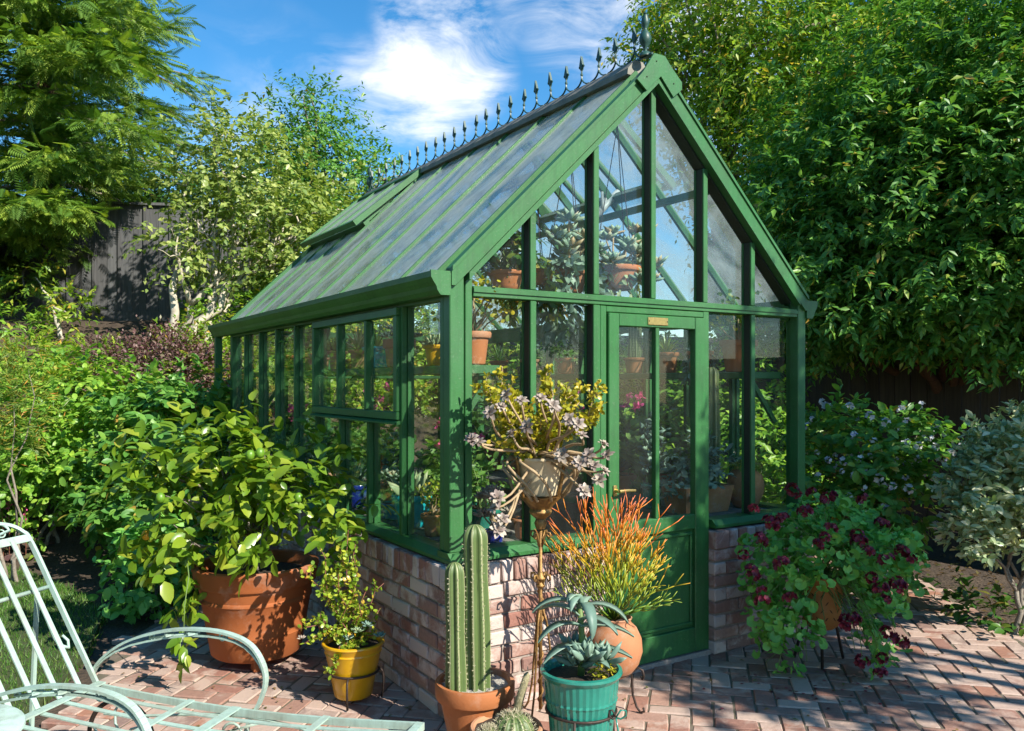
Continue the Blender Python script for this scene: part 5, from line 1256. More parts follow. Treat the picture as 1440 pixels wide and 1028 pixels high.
# ---- tall pole stand with trailing succulents
c = at(760, 1000, 3.90); c[2] = 0
s_ = thing('pole_stand', 'tall rusty gilded pole stand with scrolled tripod foot', 'plant stand', tuple(c))
V_ = lambda x, y, z: (c[0]+x, c[1]+y, z)
pm = MB().tube([V_(0, 0, .05), V_(0, 0, .9)], .009, 10)
pm.tube([V_(.011*math.cos(k*.5), .011*math.sin(k*.5), .06+.0068*k) for k in range(86)], .0048, 5)
pm.build('pole', 'rust', s_, True)
MB().lathe([(.012, .62), (.022, .635), (.012, .65), (.03, .67), (.014, .69), (.012, .70)], c, 14).build('collar', 'rust', s_, 50)
for zc2 in (.66, .86):
    for k in range(4):
        a = k*math.pi/2+.4; d = np.array((math.cos(a), math.sin(a), 0)); q = lambda o, z: c+d*o+np.array((0, 0, z+zc2-.66))
        MB().tube([q(.008, .62), q(.02, .66), q(.035, .69), q(.052, .688), q(.055, .668), q(.043, .66), q(.038, .67)], [.006, .006, .006, .006, .005, .004, .003], 6).build('scroll', 'rust', s_, True)
MB().lathe([(.010, .90), (.022, .905), (.03, .93), (.022, .95), (.045, .97), (.055, .985), (.05, 1.0), (.075, 1.03), (.098, 1.052), (.10, 1.06), (.0, 1.062)], c, 24).build('saucer', 'rust', s_, 40)
for k in range(3):
    a = -.5+k*2.1; d = np.array((math.cos(a), math.sin(a), 0)); q = lambda o, z: c+d*o+np.array((0, 0, z)); pts = [q(.012, .52), q(.03, .46), q(.05, .3), q(.07, .15), q(.10, .05), q(.13, .012), q(.155, .02), q(.158, .045), q(.14, .05)]
    lm_ = MB().tube(pts, .0055, 6); lm_.tube([Vector(p)+Vector((.006*math.cos(i*1.3), .006*math.sin(i*1.3), 0)) for i, p in enumerate([np.array(pts[0])+(np.array(pts[5])-np.array(pts[0]))*(j/24) for j in range(3)])], .004, 5); lm_.build('leg', 'rust', s_, True)
t = thing('hanging_succulent_bowl', 'cream bowl of trailing pinkish succulents and golden jade on the pole stand', 'potted plant', (c[0], c[1], 1.062))
prof = [(0, 0), (.07, .0), (.082, .006), (.100, .08), (.114, .165), (.122, .172), (.122, .182), (.112, .184), (.107, .17), (.1, .13)]
MB().lathe(prof, (c[0], c[1], 1.062), 40).build('pot', 'cream', t, 40); MB().lathe([(.105, .155), (.001, .16)], (c[0], c[1], 1.062), 18).build('soil', 'soil', t)
for a in (ca(-.9, .5), ca(.9, .5), ca(0, -1)):
    d = np.array((math.cos(a), math.sin(a), 0)); q = lambda o, z: c+d*o+np.array((0, 0, 1.062+z)); MB().tube([q(.06, -.01), q(.094, .0), q(.112, .08), q(.126, .165), q(.13, .185)], .008, 6).build('cradle', 'rust', s_, True)
top = np.array((c[0], c[1], 1.23))
tips = [(at(706, 515, 3.85), 0), (at(715, 540, 3.9), 0), (at(672, 545, 3.8), 0), (at(690, 565, 3.75), 0), (at(768, 520, 3.95), 0), (at(775, 545, 3.9), 0), (at(800, 545, 3.9), 0), (at(852, 548, 3.85), 0), (at(820, 545, 3.95), 0), (at(845, 575, 3.9), 0), (at(825, 590, 3.8), 0),
        (at(740, 570, 3.85), 0), (at(710, 600, 3.75), 0), (at(785, 580, 3.75), 0), (at(690, 620, 3.75), 0), (at(755, 560, 4.0), 0), (at(730, 590, 3.9), 0), (at(800, 600, 3.9), 0), (at(695, 590, 3.9), 0), (at(760, 590, 3.75), 0), (at(815, 565, 4.0), 0)]
jade_plant(t, top, tips, 'l_jade_gold', .025, .014, 'stem', .006, 1.6, 2)
ros = bpy.data.meshes.new('rosette')
def rosette_mesh(i): return leaf_mesh('rosette', rosette_set((0, 0, 0), 15, .040, .021, .0, 1.2, .5), 'oval', 'l_ghost')
rms = [rosette_mesh(i) for i in range(4)]
rt = [(674, 622, 3.65), (690, 580, 3.65), (712, 556, 3.7), (733, 563, 3.62), (777, 570, 3.6), (790, 640, 3.66), (800, 590, 3.65), (812, 596, 3.62), (818, 612, 3.6), (848, 625, 3.62), (828, 640, 3.6), (836, 655, 3.6), (850, 662, 3.65), (843, 675, 3.62), (822, 690, 3.62), (815, 650, 3.6), (780, 575, 3.66),
      (700, 700, 3.68), (695, 715, 3.7), (706, 730, 3.66), (700, 745, 3.66), (742, 600, 3.6), (720, 610, 3.62), (760, 560, 3.7), (854, 640, 3.72), (664, 618, 3.72), (705, 572, 3.7)]
sm_ = MB()
for i, (px, py, d) in enumerate(rt):
    q = at(px, py, d); a = top+np.array((random.uniform(-.06, .06), random.uniform(-.06, .06), -.01)); h = Vector(q-a)
    m1 = Vector(a).lerp(Vector(q), .4)+Vector((random.uniform(-.07, .07), random.uniform(-.07, .07), random.uniform(.05, .14))); m2 = Vector(a).lerp(Vector(q), .8)+Vector((random.uniform(-.06, .06), random.uniform(-.06, .06), random.uniform(-.11, -.03)))
    P0, P1, P2, P3 = Vector(a), m1, m2, Vector(q); pts = []
    for k in range(9):
        s2 = k/8; pts.append(P0*(1-s2)**3+P1*3*s2*(1-s2)**2+P2*3*s2*s2*(1-s2)+P3*s2**3)
    sm_.tube(pts, [.0075-.0003*k for k in range(9)], 6)
    o = bpy.data.objects.new('rosette', rms[i % 4]); put(o, t); o.location = q; ax_ = Vector((-FX*.9+random.gauss(0, .4), -FY*.9+random.gauss(0, .4), .75)).normalized()
    o.rotation_euler = Vector((0, 0, 1)).rotation_difference(ax_).to_euler(); k = random.uniform(.85, 1.25); o.scale = (k, k, k)
for k in range(11):       # bare looping stems round the bowl
    a = random.uniform(0, 6.28); pts = []
    for j in range(12):
        s2 = j/11; rr = .09+.10*math.sin(s2*3.0)+random.uniform(-.006, .006); pts.append((c[0]+rr*math.cos(a+s2*1.5), c[1]+rr*math.sin(a+s2*1.5), 1.24+.09*math.sin(s2*2.6)-.24*s2))
    sm_.tube(pts, .0072, 6)
sm_.build('trailing_stem', 'stem', t, True)

# ---- pelargonium on a tall legged stand
c = at(1155, 920, 4.70); c[2] = 0
s_ = thing('plant_stand', 'black iron stand on thin straight legs under the maroon flowered pot', 'plant stand', tuple(c))
MB().tube([(c[0]+.09*math.cos(a), c[1]+.09*math.sin(a), .30) for a in np.linspace(0, 2*math.pi, 33)], .006, 6, False).build('ring', 'iron', s_, True)
for a in (ca(-.35, 1), ca(-.9, -.45), ca(.9, -.3)):
    d = np.array((math.cos(a), math.sin(a), 0)); MB().tube([c+d*.088+np.array((0, 0, .31)), c+d*.10+np.array((0, 0, .2)), c+d*.15+np.array((0, 0, .004))], .0085, 7).build('leg', 'iron', s_, True)
t = thing('pelargonium_pot', 'pierced ochre clay pot spilling maroon pelargonium by the brick pier', 'potted plant', (c[0], c[1], .22))
prof = [(0, .20), (.07, .20), (.10, .23), (.105, .3), (.118, .42), (.122, .48), (.13, .49), (.128, .5), (.116, .5), (.112, .47)]
MB().lathe(prof, c, 40).build('pot', 'clay_gold', t, 45); MB().lathe([(.115, .475), (.001, .48)], c, 18).build('soil', 'soil', t)
hm = MB()
for ri in range(5):
    for k in range(14):
        a = 2*math.pi*(k+.5*(ri % 2))/14; z = .27+.045*ri; r = np.interp(z, [p[1] for p in prof[2:6]], [p[0] for p in prof[2:6]])+.0012
        d = Vector((math.cos(a), math.sin(a), 0)); x = Vector((-d.y, d.x, 0)); q = Vector((c[0], c[1], 0))+d*r+Vector((0, 0, z)); sl = .012 if (k+ri) % 2 else -.012
        hm.raw([q-x*.011+Vector((0, 0, -sl)), q+Vector((0, 0, .006)), q+x*.011+Vector((0, 0, sl)), q-Vector((0, 0, .006))], [(0, 1, 2, 3)])
hm.build('pierced_pattern', m_plain('pot_opening', (.05, .02, .01), (.08, .03, .012)), t, kind='stuff')
top = np.array((c[0], c[1], .5))
lobes = [lob(1160, 770, 4.62, (.32, .30, .17)), lob(1095, 800, 4.55, (.20, .2, .18)), lob(1225, 790, 4.55, (.2, .2, .2)), lob(1165, 730, 4.75, (.26, .24, .10)), lob(1085, 860, 4.5, .13), lob(1215, 850, 4.5, .14), lob(1125, 880, 4.48, .09), lob(1225, 905, 4.4, .09), lob(1250, 770, 4.6, .12), lob(1105, 920, 4.5, .06), lob(1205, 880, 4.42, .1)]
tips = [Vector(l[0]) for l in lobes]; mm_ = MB()
for q in tips:
    for _ in range(4): limb(mm_, top, q+Vector(rdir(1)[0])*.12, .005, .002, -.05, .12, 5, 6)
mm_.build('stem', 'greenstem', t, True)
keep_ = lambda P: ~((np.abs((P-c) @ RGT-.0) < .125) & ((P-c) @ DIRV < .05) & (P[:, 2] > .12) & (P[:, 2] < .58))
P, O = lobe_points(lobes, 640, .45, .2, keep_); pass
O = O*.55-DIRV*.35; S = sprays(P, O, 3, .07, .053, 1.0, .25, up=.4); foliage(t, S, 'lobed', 'l_pelarg', 300, 'leaf', 'leaves')
fl = [(1115, 690, 4.55), (1140, 692, 4.6), (1132, 718, 4.45), (1100, 728, 4.4), (1165, 700, 4.6), (1213, 702, 4.55), (1168, 742, 4.3), (1150, 765, 4.28), (1160, 755, 4.27), (1205, 752, 4.35), (1208, 760, 4.33), (1240, 736, 4.5), (1268, 775, 4.35), (1280, 785, 4.35), (1245, 788, 4.3), (1225, 812, 4.25), (1238, 828, 4.22), (1245, 842, 4.22), (1262, 822, 4.3), (1045, 780, 4.35), (1058, 805, 4.35), (1070, 830, 4.32), (1072, 845, 4.32), (1098, 792, 4.3), (1110, 840, 4.28), (1190, 875, 4.22), (1200, 870, 4.22), (1245, 888, 4.2), (1265, 902, 4.2), (1212, 930, 4.18), (1238, 945, 4.15), (1240, 925, 4.18), (1220, 775, 4.3), (1060, 715, 4.4), (1085, 735, 4.42), (1070, 758, 4.4)]
def flower_head(r, n, petal, mat):
    P = []; D = []
    for k in range(n):
        u = rdir(1)[0]; u[2] = abs(u[2])*.7-.1; q = u*r*random.uniform(.7, 1.05); x = np.cross(u, (0.2, .3, 1)); x /= np.linalg.norm(x); y = np.cross(u, x)
        for j in range(5):
            a = j*1.257; P.append(q); D.append(x*math.cos(a)+y*math.sin(a)+u*.35)
    P, D = np.array(P), np.array(D); return leaf_mesh('flower', leafset(P, D, np.repeat(unit(P[::5]), 5, 0)+RNG.normal(0, .15, P.shape), petal, petal*.8), 'round', mat)
fms = [flower_head(.036, 18, .019, 'petal_maroon') for _ in range(4)]
for i, (px, py, d) in enumerate(fl):
    q = at(px, py, d); o = bpy.data.objects.new('flower', fms[i % 4]); put(o, t); o.location = q; k = random.uniform(.75, 1.2); o.scale = (k, k, k); o.rotation_euler = (random.uniform(.2, .9), random.uniform(-.4, .4), random.uniform(-3, 3))
stems_to(t, Vector(at(1160, 770, 4.6)), [at(px, py, d) for px, py, d in fl], .0025, 'greenstem', 'flower_stalk', -.05)
# fallen petals
n = 46; P = np.array([at(random.gauss(1165, 60), 537+1848/4.3, 4.3) for _ in range(n)]); P[:, :2] += RNG.normal(0, .14, (n, 2)); P[:, 2] = .004
D = rdir(n); D[:, 2] *= .1; o = bpy.data.objects.new('fallen_petals', leaf_mesh('fallen_petals', leafset(P, D, np.tile((0, 0, 1.0), (n, 1)), .02, .016), 'round', 'petal_maroon')); put(o, None); tag(o, 'maroon petals scattered on the bricks below the pelargonium', kind='stuff')

# ---- white flowered and variegated shrubs on the right
lobes = [lob(1215, 640, 6.0, (.42, .4, .36)), lob(1275, 630, 6.0, (.28, .28, .25)), lob(1160, 610, 6.1, (.22, .22, .2)), lob(1260, 710, 5.8, (.24, .24, .28)), lob(1180, 700, 5.9, (.3, .3, .3)), lob(1300, 595, 6.0, .10), lob(1230, 780, 5.8, (.22, .2, .2))]
t = shrub('white_flowered_shrub', 'rounded green shrub dotted with small white and lilac flowers by the right fence', lobes, .072, 620, 7, 'l_mid', 'oval', tuple(at(1215, 820, 6.0)), 260, None, .13, .55, .15, 4)
fms = [flower_head(.020, 4, .017, 'petal_white') for _ in range(4)]
P, O = lobe_points(lobes, 400, .02, .16); k = [i for i in range(400) if np.dot(O[i], -DIRV) > .25 or O[i][2] > .75][:110]
for i in k:
    o = bpy.data.objects.new('flower', fms[i % 4]); put(o, t); o.location = P[i]+O[i]*.06; s2 = random.uniform(.8, 1.4); o.scale = (s2,)*3; o.rotation_euler = Vector((0, 0, 1)).rotation_difference(Vector(O[i]-DIRV*.4).normalized()).to_euler()
lobes = [lob(1405, 690, 5.2, (.30, .3, .24)), lob(1440, 630, 5.25, (.26, .26, .24)), lob(1375, 745, 5.1, (.17, .17, .13)), lob(1440, 735, 5.1, (.25, .25, .16)), lob(1490, 680, 5.2, .34), lob(1400, 650, 5.3, .18)]
b = at(1437, 885, 5.25)
tree('variegated_shrub', 'cream edged variegated shrub on bare stems at the right edge', 'shrub', (b[0], b[1], float(ground_z(b[0], b[1]))), lobes, .055, 1150, 8, 'l_varieg', 'oval', .02, 'bark', .07, .48, -.15, .5, None, 300, 2, None, .16, .35, .05, .1, .8, 2)
shrub('ground_plant', 'small low weeds at the edge of the bricks near the variegated shrub', [lob(1395, 868, 5.4, (.2, .2, .05)), lob(1360, 850, 5.7, (.2, .2, .05)), lob(1330, 850, 5.9, (.12, .12, .05))], .07, 50, 5, 'l_dark', 'oval', cat='plant')
n = 700; q = np.stack([RNG.uniform(5.4, 7.4, n), RNG.uniform(1.6, 5.0, n)], -1); q = q[~inside(q[:, 0], q[:, 1], PATIO)]; n = len(q)
D = rdir(n); D[:, 2] *= .3; o = bpy.data.objects.new('leaf_litter', leaf_mesh('leaf_litter', leafset(np.c_[q, ground_z(q[:, 0], q[:, 1])+.012], D, np.tile((0, 0, 1.0), (n, 1))+RNG.normal(0, .3, (n, 3)), .06, .03), 'fold', m_leaf('dry_leaf', [(0, (.10, .06, .03)), (.6, (.2, .13, .06)), (1, (.08, .11, .03))]))); put(o, None); tag(o, 'dry leaves and weeds on the soil by the right fence', kind='stuff')

# ---- what stands on the shelves and benches of the greenhouse
SH, SR = 1.687, 1.667
gl = 'pots on the left greenhouse shelf'; gr = 'pots on the right greenhouse shelf'; gb = 'pots on the greenhouse benches'
potted('clay pot with a gnarled yellow leaved shrublet, front end of the left shelf', (2.115, 3.66), SH, .062, .092, .17, 'terra', 'jade', gl, size=1.0, lm='l_jade_gold')
potted('yellow pot with pale rosettes on the left shelf', (2.09, 4.02), SH, .05, .078, .115, 'yellow', 'agave', gl, size=.55)
potted('wide clay pot with a thick rim and low blue green succulents on the left shelf', (2.09, 4.50), SH, .075, .098, .165, 'terra_pale', 'echeveria', gl, size=.7, lm='l_glauc', rim=.32)
potted('bright cyan pot with spiky leaves on the left shelf', (2.09, 4.84), SH, .07, .092, .135, 'cyan', 'spiky', gl, size=.8)
potted('small clay pot with an upright pale aloe, next to the cyan pot', (2.09, 5.13), SH, .05, .07, .125, 'terra_pale', 'spiky', gl, size=.95, lm='l_agave')
potted('small pale clay pot with a green rosette, beyond the aloe', (2.09, 5.52), SH, .05, .072, .13, 'terra_pale', 'agave', gl, size=.8, lm='l_house')
potted('wide clay pot with a leafy plant, last but one on the left shelf', (2.09, 6.15), SH, .07, .10, .13, 'terra', 'bush', gl)
potted('clay pot with trailing foliage at the far end of the left shelf', (2.09, 6.62), SH, .07, .10, .13, 'terra', 'trail', gl, lm='l_house')
potted('small clay pot seen above the middle of the side window', (2.10, 5.85), SH, .04, .06, .09, 'terra_pale', 'column', gl, size=.7)
# right shelf
potted('big clay pot with an arching yellow green succulent, front of the right shelf', (4.24, 3.80), SR, .085, .125, .21, 'terra', 'jade', gr, size=1.25, lm='l_jade')
potted('clay pot with trailing grey leaves on the right shelf', (4.25, 4.16), SR, .07, .095, .15, 'terra', 'trail', gr, lm='l_glauc', n=26)
potted('orange clay pot with spiky yellow green leaves on the right shelf', (4.25, 4.5), SR, .07, .095, .15, 'terra_new', 'spiky', gr, lm='l_jade', size=.9)
potted('squat clay pot with a small cactus on the right shelf', (4.25, 4.86), SR, .06, .085, .12, 'terra', 'column', gr)
potted('clay pot with rounded echeverias on the right shelf', (4.25, 5.2), SR, .06, .085, .12, 'terra', 'echeveria', gr)
potted('clay pot with a green bushy plant further down the right shelf', (4.25, 5.75), SR, .07, .095, .14, 'terra', 'bush', gr)
potted('clay pot with paddle leaves further down the right shelf', (4.25, 6.3), SR, .07, .095, .14, 'terra_pale', 'paddle', gr)
potted('clay pot with a spiky plant at the end of the right shelf', (4.25, 6.85), SR, .07, .095, .14, 'terra', 'spiky', gr)
for x, k in ((2.5, 'bush'), (2.95, 'echeveria'), (3.4, 'trail'), (3.85, 'spiky')):
    potted('clay pot with a %s on the back shelf' % {'bush': 'leafy plant', 'echeveria': 'cluster of rosettes', 'trail': 'trailing plant', 'spiky': 'fan of narrow leaves'}[k], (x, 7.32), 1.662, .07, .095, .15, 'terra', k, 'pots on the back shelf')
# left bench
Z1 = .747
potted('turquoise pot with a pale spiky agave on the left bench', (2.14, 4.42), Z1, .085, .125, .19, 'cyan', 'agave', gb, size=1.15)
potted('cobalt blue pot with threadlike trailing stems on the left bench', (2.13, 5.26), Z1, .05, .085, .16, 'blue', 'spiky', gb, size=1.1, lm='l_glauc')
potted('low blue bowl beside the turquoise agave pot', (2.16, 4.72), Z1, .07, .09, .10, 'sky_blue', 'echeveria', gb)
potted('small mossy clay pot with a cactus by the corner window', (2.10, 4.08), Z1, .045, .07, .12, 'terra_rough', 'jade', gb, size=.7)
potted('wide teal bowl of green leaves behind the front corner pane', (2.34, 3.98), Z1, .10, .15, .16, 'turq', 'bush', gb)
potted('small round clay pot with rosettes in the front corner', (2.08, 3.69), Z1, .045, .062, .09, 'terra_new', 'echeveria', gb, size=.8)
potted('small cobalt pot of pinkish rosettes behind the front pane', (2.24, 3.65), Z1, .038, .055, .085, 'blue', 'echeveria', gb, lm='l_ghost', n=9)
potted('brown clay pot with small red leaves behind the front pane', (2.49, 3.74), Z1, .055, .078, .11, 'terra', 'echeveria', gb, size=.8, lm='l_purple')
potted('clay pot with a leafy green plant, middle of the left bench', (2.35, 4.85), Z1, .07, .10, .15, 'terra', 'bush', gb, size=1.3)
potted('dark clay pot with an upright succulent, middle of the left bench', (2.42, 5.3), Z1, .07, .10, .15, 'terra_rough', 'paddle', gb, size=1.2)
potted('clay pot with a pink geranium on the left bench', (2.40, 4.4), Z1, .06, .09, .14, 'terra', 'geranium', gb, size=1.2)
for y, k, mt in ((5.75, 'bush', 'terra'), (6.2, 'spiky', 'terra_pale'), (6.65, 'paddle', 'turq'), (7.05, 'geranium', 'terra')):
    potted('%s pot with %s towards the far end of the left bench' % ({'terra': 'clay', 'terra_pale': 'pale clay', 'turq': 'turquoise'}[mt], {'bush': 'a leafy plant', 'spiky': 'narrow spiky leaves', 'paddle': 'paddle leaved succulents', 'geranium': 'a flowering geranium'}[k]), (2.25, y), Z1, .07, .10, .15, mt, k, gb, size=1.3)
# right bench
Z2 = .767
t = thing('clay_trough', 'rough rectangular clay trough of bushy succulents inside the right pane', 'planter', (3.86, 3.80, Z2), gb)
tv = []
for z, e in ((0, 0), (.17, .028), (.17, .012), (.135, .008)):
    for sx, sy in ((-1, -1), (1, -1), (1, 1), (-1, 1)): tv.append((3.86+sx*(.185+e), 3.80+sy*(.085+e), Z2+z))
MB().raw(tv, [(3, 2, 1, 0)]+[(i*4+j, i*4+(j+1) % 4, (i+1)*4+(j+1) % 4, (i+1)*4+j) for i in range(3) for j in range(4)]).build('trough', 'terra_rough', t)
MB().box(3.86-.19, 3.86+.19, 3.80-.09, 3.80+.09, Z2+.12, Z2+.145).build('soil', 'soil', t)
foliage(t, cat_sets(*[bush_set((3.72+.09*k, 3.80+.02*(k % 2), Z2+.24+.08*(k % 2)), (.10, .09, .16), 34, .05, .45) for k in range(4)]), 'oval', 'l_glauc', 60, 'leaf', 'leaves')
jade_plant(t, np.array((3.9, 3.8, Z2+.14)), [((3.78, 3.8, Z2+.42), 0), ((3.95, 3.78, Z2+.5), 0), ((4.0, 3.82, Z2+.4), 0), ((3.85, 3.85, Z2+.55), 0)], 'l_house', .03, .02)
cactus_column(t, (4.01, 3.82, Z2+.13), .055, .80, 7)
t = thing('round_clay_urn', 'round rough clay urn with bright green moss inside the corner pane', 'urn', (4.26, 3.76, Z2), gb)
MB().lathe([(0, 0), (.06, 0), (.085, .02), (.118, .10), (.122, .15), (.112, .21), (.09, .245), (.075, .255), (.066, .25), (.06, .22)], (4.26, 3.76, Z2), 32).build('pot', 'terra_rough', t, 50)
foliage(t, bush_set((4.26, 3.76, Z2+.275), (.095, .095, .04), 120, .022, .5, 5, .3, .03), 'oval', 'l_jade', 0, 'leaf', 'leaves')
potted('teal pot of blue green paddle succulents seen through the door', (3.72, 4.08), Z2, .06, .075, .16, 'turq', 'paddle', gb, size=1.35)
potted('clay pot with a leafy pink geranium seen through the door glass', (3.85, 4.55), Z2, .08, .115, .17, 'terra', 'geranium', gb, size=1.6)
potted('second pink geranium in a clay pot further along the right bench', (3.82, 5.05), Z2, .08, .115, .17, 'terra_pale', 'geranium', gb, size=1.6)
potted('clay pot with a tall bushy plant on the right bench', (4.15, 4.4), Z2, .08, .12, .18, 'terra', 'bush', gb, size=1.7, n=90)
potted('clay pot with a big grey rosette on the right bench', (4.1, 4.95), Z2, .08, .12, .18, 'terra', 'agave', gb, size=1.4, lm='l_glauc')
potted('clay pot with arching leaves on the right bench', (4.05, 5.5), Z2, .08, .12, .18, 'terra_rough', 'spiky', gb, size=1.6)
potted('clay pot with paddle leaves on the right bench', (4.0, 6.05), Z2, .08, .12, .18, 'terra', 'paddle', gb, size=1.6)
potted('clay pot with a green bush at the far end of the right bench', (4.0, 6.6), Z2, .08, .12, .18, 'terra', 'bush', gb, size=1.8, n=90)
potted('clay pot with a geranium on the low back bench', (3.1, 7.1), .747, .08, .12, .18, 'terra', 'geranium', gb, size=1.6)
potted('clay pot with a leafy bush on the low back bench', (2.75, 7.1), .747, .08, .12, .18, 'terra_pale', 'bush', gb, size=1.6)
# hanging planters
def hanging(label, p, r, h, plants, mat='terra'):
    t = thing('hanging_planter', label, 'hanging planter', tuple(p), 'hanging planters under the greenhouse roof'); p = np.array(p)
    pot(t, p, r*.62, r, h, mat, .22, n=28); zt = min(zr(p[0])-.09, p[2]+1.0)
    for k in range(3):
        a = k*2.094+.5; MB().tube([(p[0]+r*math.cos(a), p[1]+r*math.sin(a), p[2]+h-.01), (p[0], p[1], zt)], .0028, 5).build('chain', 'iron', t)
    for pl, kw in plants: grow(t, (p[0], p[1], p[2]+h*.9), r, pl, **kw)
    return t
hanging('hanging clay bowl crowded with grey echeverias under the right gable panes', at(868, 408, 5.0), .145, .14, [('echeveria', dict(size=1.25, n=26, spread=1.6, low=-.10)), ('trail', dict(size=1.2, n=14, lm='l_agave'))])
hanging('hanging clay bowl of long stemmed rosettes left of the gable middle', at(800, 412, 4.85), .13, .13, [('echeveria', dict(size=1.5, n=14)), ('trail', dict(size=1.9, n=26, lm='l_glauc'))])
hanging('hanging pot of dark green feathery foliage behind the first gable pane', at(712, 408, 4.5), .11, .10, [('bush', dict(size=1.1, n=90, lm='l_dark'))])
hanging('hanging pot of drooping olive tails behind the second mullion', at(752, 400, 4.75), .09, .09, [('trail', dict(size=1.4, n=30, lm='l_feather'))])

# ================================================================== GARDEN CHAISE AND TABLE
def chaise():
    O = Vector((.39, 3.645, 0)); e1 = Vector((.66, -.751, 0)).normalized(); e2 = Vector((-.751, -.66, 0)).normalized(); up = Vector((0, 0, 1))
    W, Ls = .58, 1.37
    P = lambda a, b, z: O+e1*a+e2*b+up*z
    t = thing('garden_chaise', 'pale mint wrought iron chaise with slatted back and curled arms', 'chaise longue', tuple(P(.5, .29, 0)))
    seat = lambda a: .375+.018*math.sin(a*2.2)
    # seat: side rails with a shallow wave, cross straps, long slats
    fr = MB()
    for b in (0, W):
        pts = [P(-.02+i*(Ls+.02)/14, b, .385-.03*math.sin(i/14*math.pi*1.0)) for i in range(15)]
        for i in range(14): fr.beam(pts[i], pts[i+1], .012, .026)
        pts2 = [P(.02+i*(Ls-.08)/14, b, .31-.05*math.cos(i/14*math.pi*2)*.6) for i in range(15)]; fr.tube(pts2, .006, 6)
    fr.beam(P(Ls, -.006, .385), P(Ls, W+.006, .385), .03, .026)
    fr.build('seat_frame', 'mint', t)
    for b in np.linspace(.075, W-.075, 5):
        m = MB(); pts = [P(-.0+i*Ls/14, b, .392-.034*math.sin(i/14*math.pi)) for i in range(15)]
        for i in range(14): m.beam(pts[i], pts[i+1], .021, .005)
        m.build('slat', 'mint', t)
    for a in (.0, .42, .62, 1.0):
        z = .398-.034*math.sin(a/Ls*math.pi); MB().beam(P(a, -.01, z+.002), P(a, W+.01, z+.002), .038 if a in (0, .62) else .028, .006).build('strap', 'mint', t)
    # back: curved top frame, slats, cross rods, scrolls and a leaf
    bk = lambda s, b, h=0: P(-.36*s-.02, b, .40+.60*s)+(e1*.6+up*.36).normalized()*h
    m = MB(); out = [bk(0, 0), bk(.5, 0), bk(.9, 0), bk(.985, .02), bk(1.04, .07), bk(1.07, .16), bk(1.075, W/2), bk(1.07, W-.16), bk(1.04, W-.07), bk(.985, W-.02), bk(.9, W), bk(.5, W), bk(0, W)]
    sm2 = []
    for i in range(len(out)-1):
        p0, p1, p2, p3 = out[max(i-1, 0)], out[i], out[i+1], out[min(i+2, len(out)-1)]
        for k in range(6):
            t_ = k/6; sm2.append(.5*((2*p1)+(p2-p0)*t_+(2*p0-5*p1+4*p2-p3)*t_*t_+(3*p1-p0-3*p2+p3)*t_**3))
    sm2.append(out[-1])
    for a_, b_ in zip(sm2, sm2[1:]): m.beam(a_, b_, .012, .020, e1)
    m.build('back_frame', 'mint', t)
    for b in np.linspace(.09, W-.09, 5): MB().beam(bk(0, b, .012), bk(.93, b, .012), .021, .005, (e1*.6+up*.36)).build('slat', 'mint', t)
    MB().beam(bk(.93, .006, .006), bk(.93, W-.006, .006), .032, .006, (e1*.6+up*.36)).build('strap', 'mint', t)
    MB().tube([bk(.62, .0, -.012), bk(.62, W, -.012)], .0085, 8).build('cross_rod', 'mint', t, True)
    def scroll(c_, ax, ay, r, turns=1.4, r0=.006, flip=1):
        return [Vector(c_)+ax*(r*(1-.72*k/20)*math.cos(flip*turns*2*math.pi*k/20))+ay*(r*(1-.72*k/20)*math.sin(flip*turns*2*math.pi*k/20)) for k in range(21)]
    bu = (bk(1, 0)-bk(0, 0)).normalized()
    for b, fl in ((.11, 1), (W-.11, -1)):
        sp = scroll(bk(1.0, b), e2*-fl, bu, .040, 1.2); MB().tube([bk(.97, b+fl*.16)]+[bk(.965, b+fl*.09)]+sp[::1], [.006]*2+[.006-.0002*k for k in range(21)], 6).build('scroll', 'mint', t, True)
    def leaf_plate(c_, ax, ay, s, n):
        pl = [(0, -1), (.25, -.5), (.8, -.55), (.55, -.1), (1, .25), (.5, .3), (.35, .8), (0, 1.15), (-.35, .8), (-.5, .3), (-1, .25), (-.55, -.1), (-.8, -.55), (-.25, -.5)]
        v = [Vector(c_)+ax*x*s+ay*y*s+n*(.004+.004*(abs(x)-.3)) for x, y in pl]+[Vector(c_)+ax*x*s+ay*y*s-n*.002 for x, y in pl]; k = len(pl)
        return MB().raw(v, [tuple(range(k)), tuple(range(2*k-1, k-1, -1))]+[(i, i+k, (i+1) % k+k, (i+1) % k) for i in range(k)])
    leaf_plate(bk(1.0, W*.42), e2, bu, .05, e1).build('ornamental_leaf', 'mint', t); leaf_plate(bk(1.0, W*.6), e2, -bu, .045, e1).build('ornamental_leaf', 'mint', t)
    # hook on the back strut, rear struts
    MB().tube([bk(.60, .06, -.015), bk(.45, .055, -.03), bk(.33, .055, -.035), bk(.27, .045, -.03), bk(.25, .02, -.03), bk(.29, .008, -.03), bk(.33, .022, -.03)], [.006, .007, .008, .008, .007, .006, .005], 7).build('hook', 'mint', t, True)
    for b in (.05, W-.05): MB().beam(bk(.62, b, -.02), P(-.30, b, .02), .016, .012).build('strut', 'mint', t)
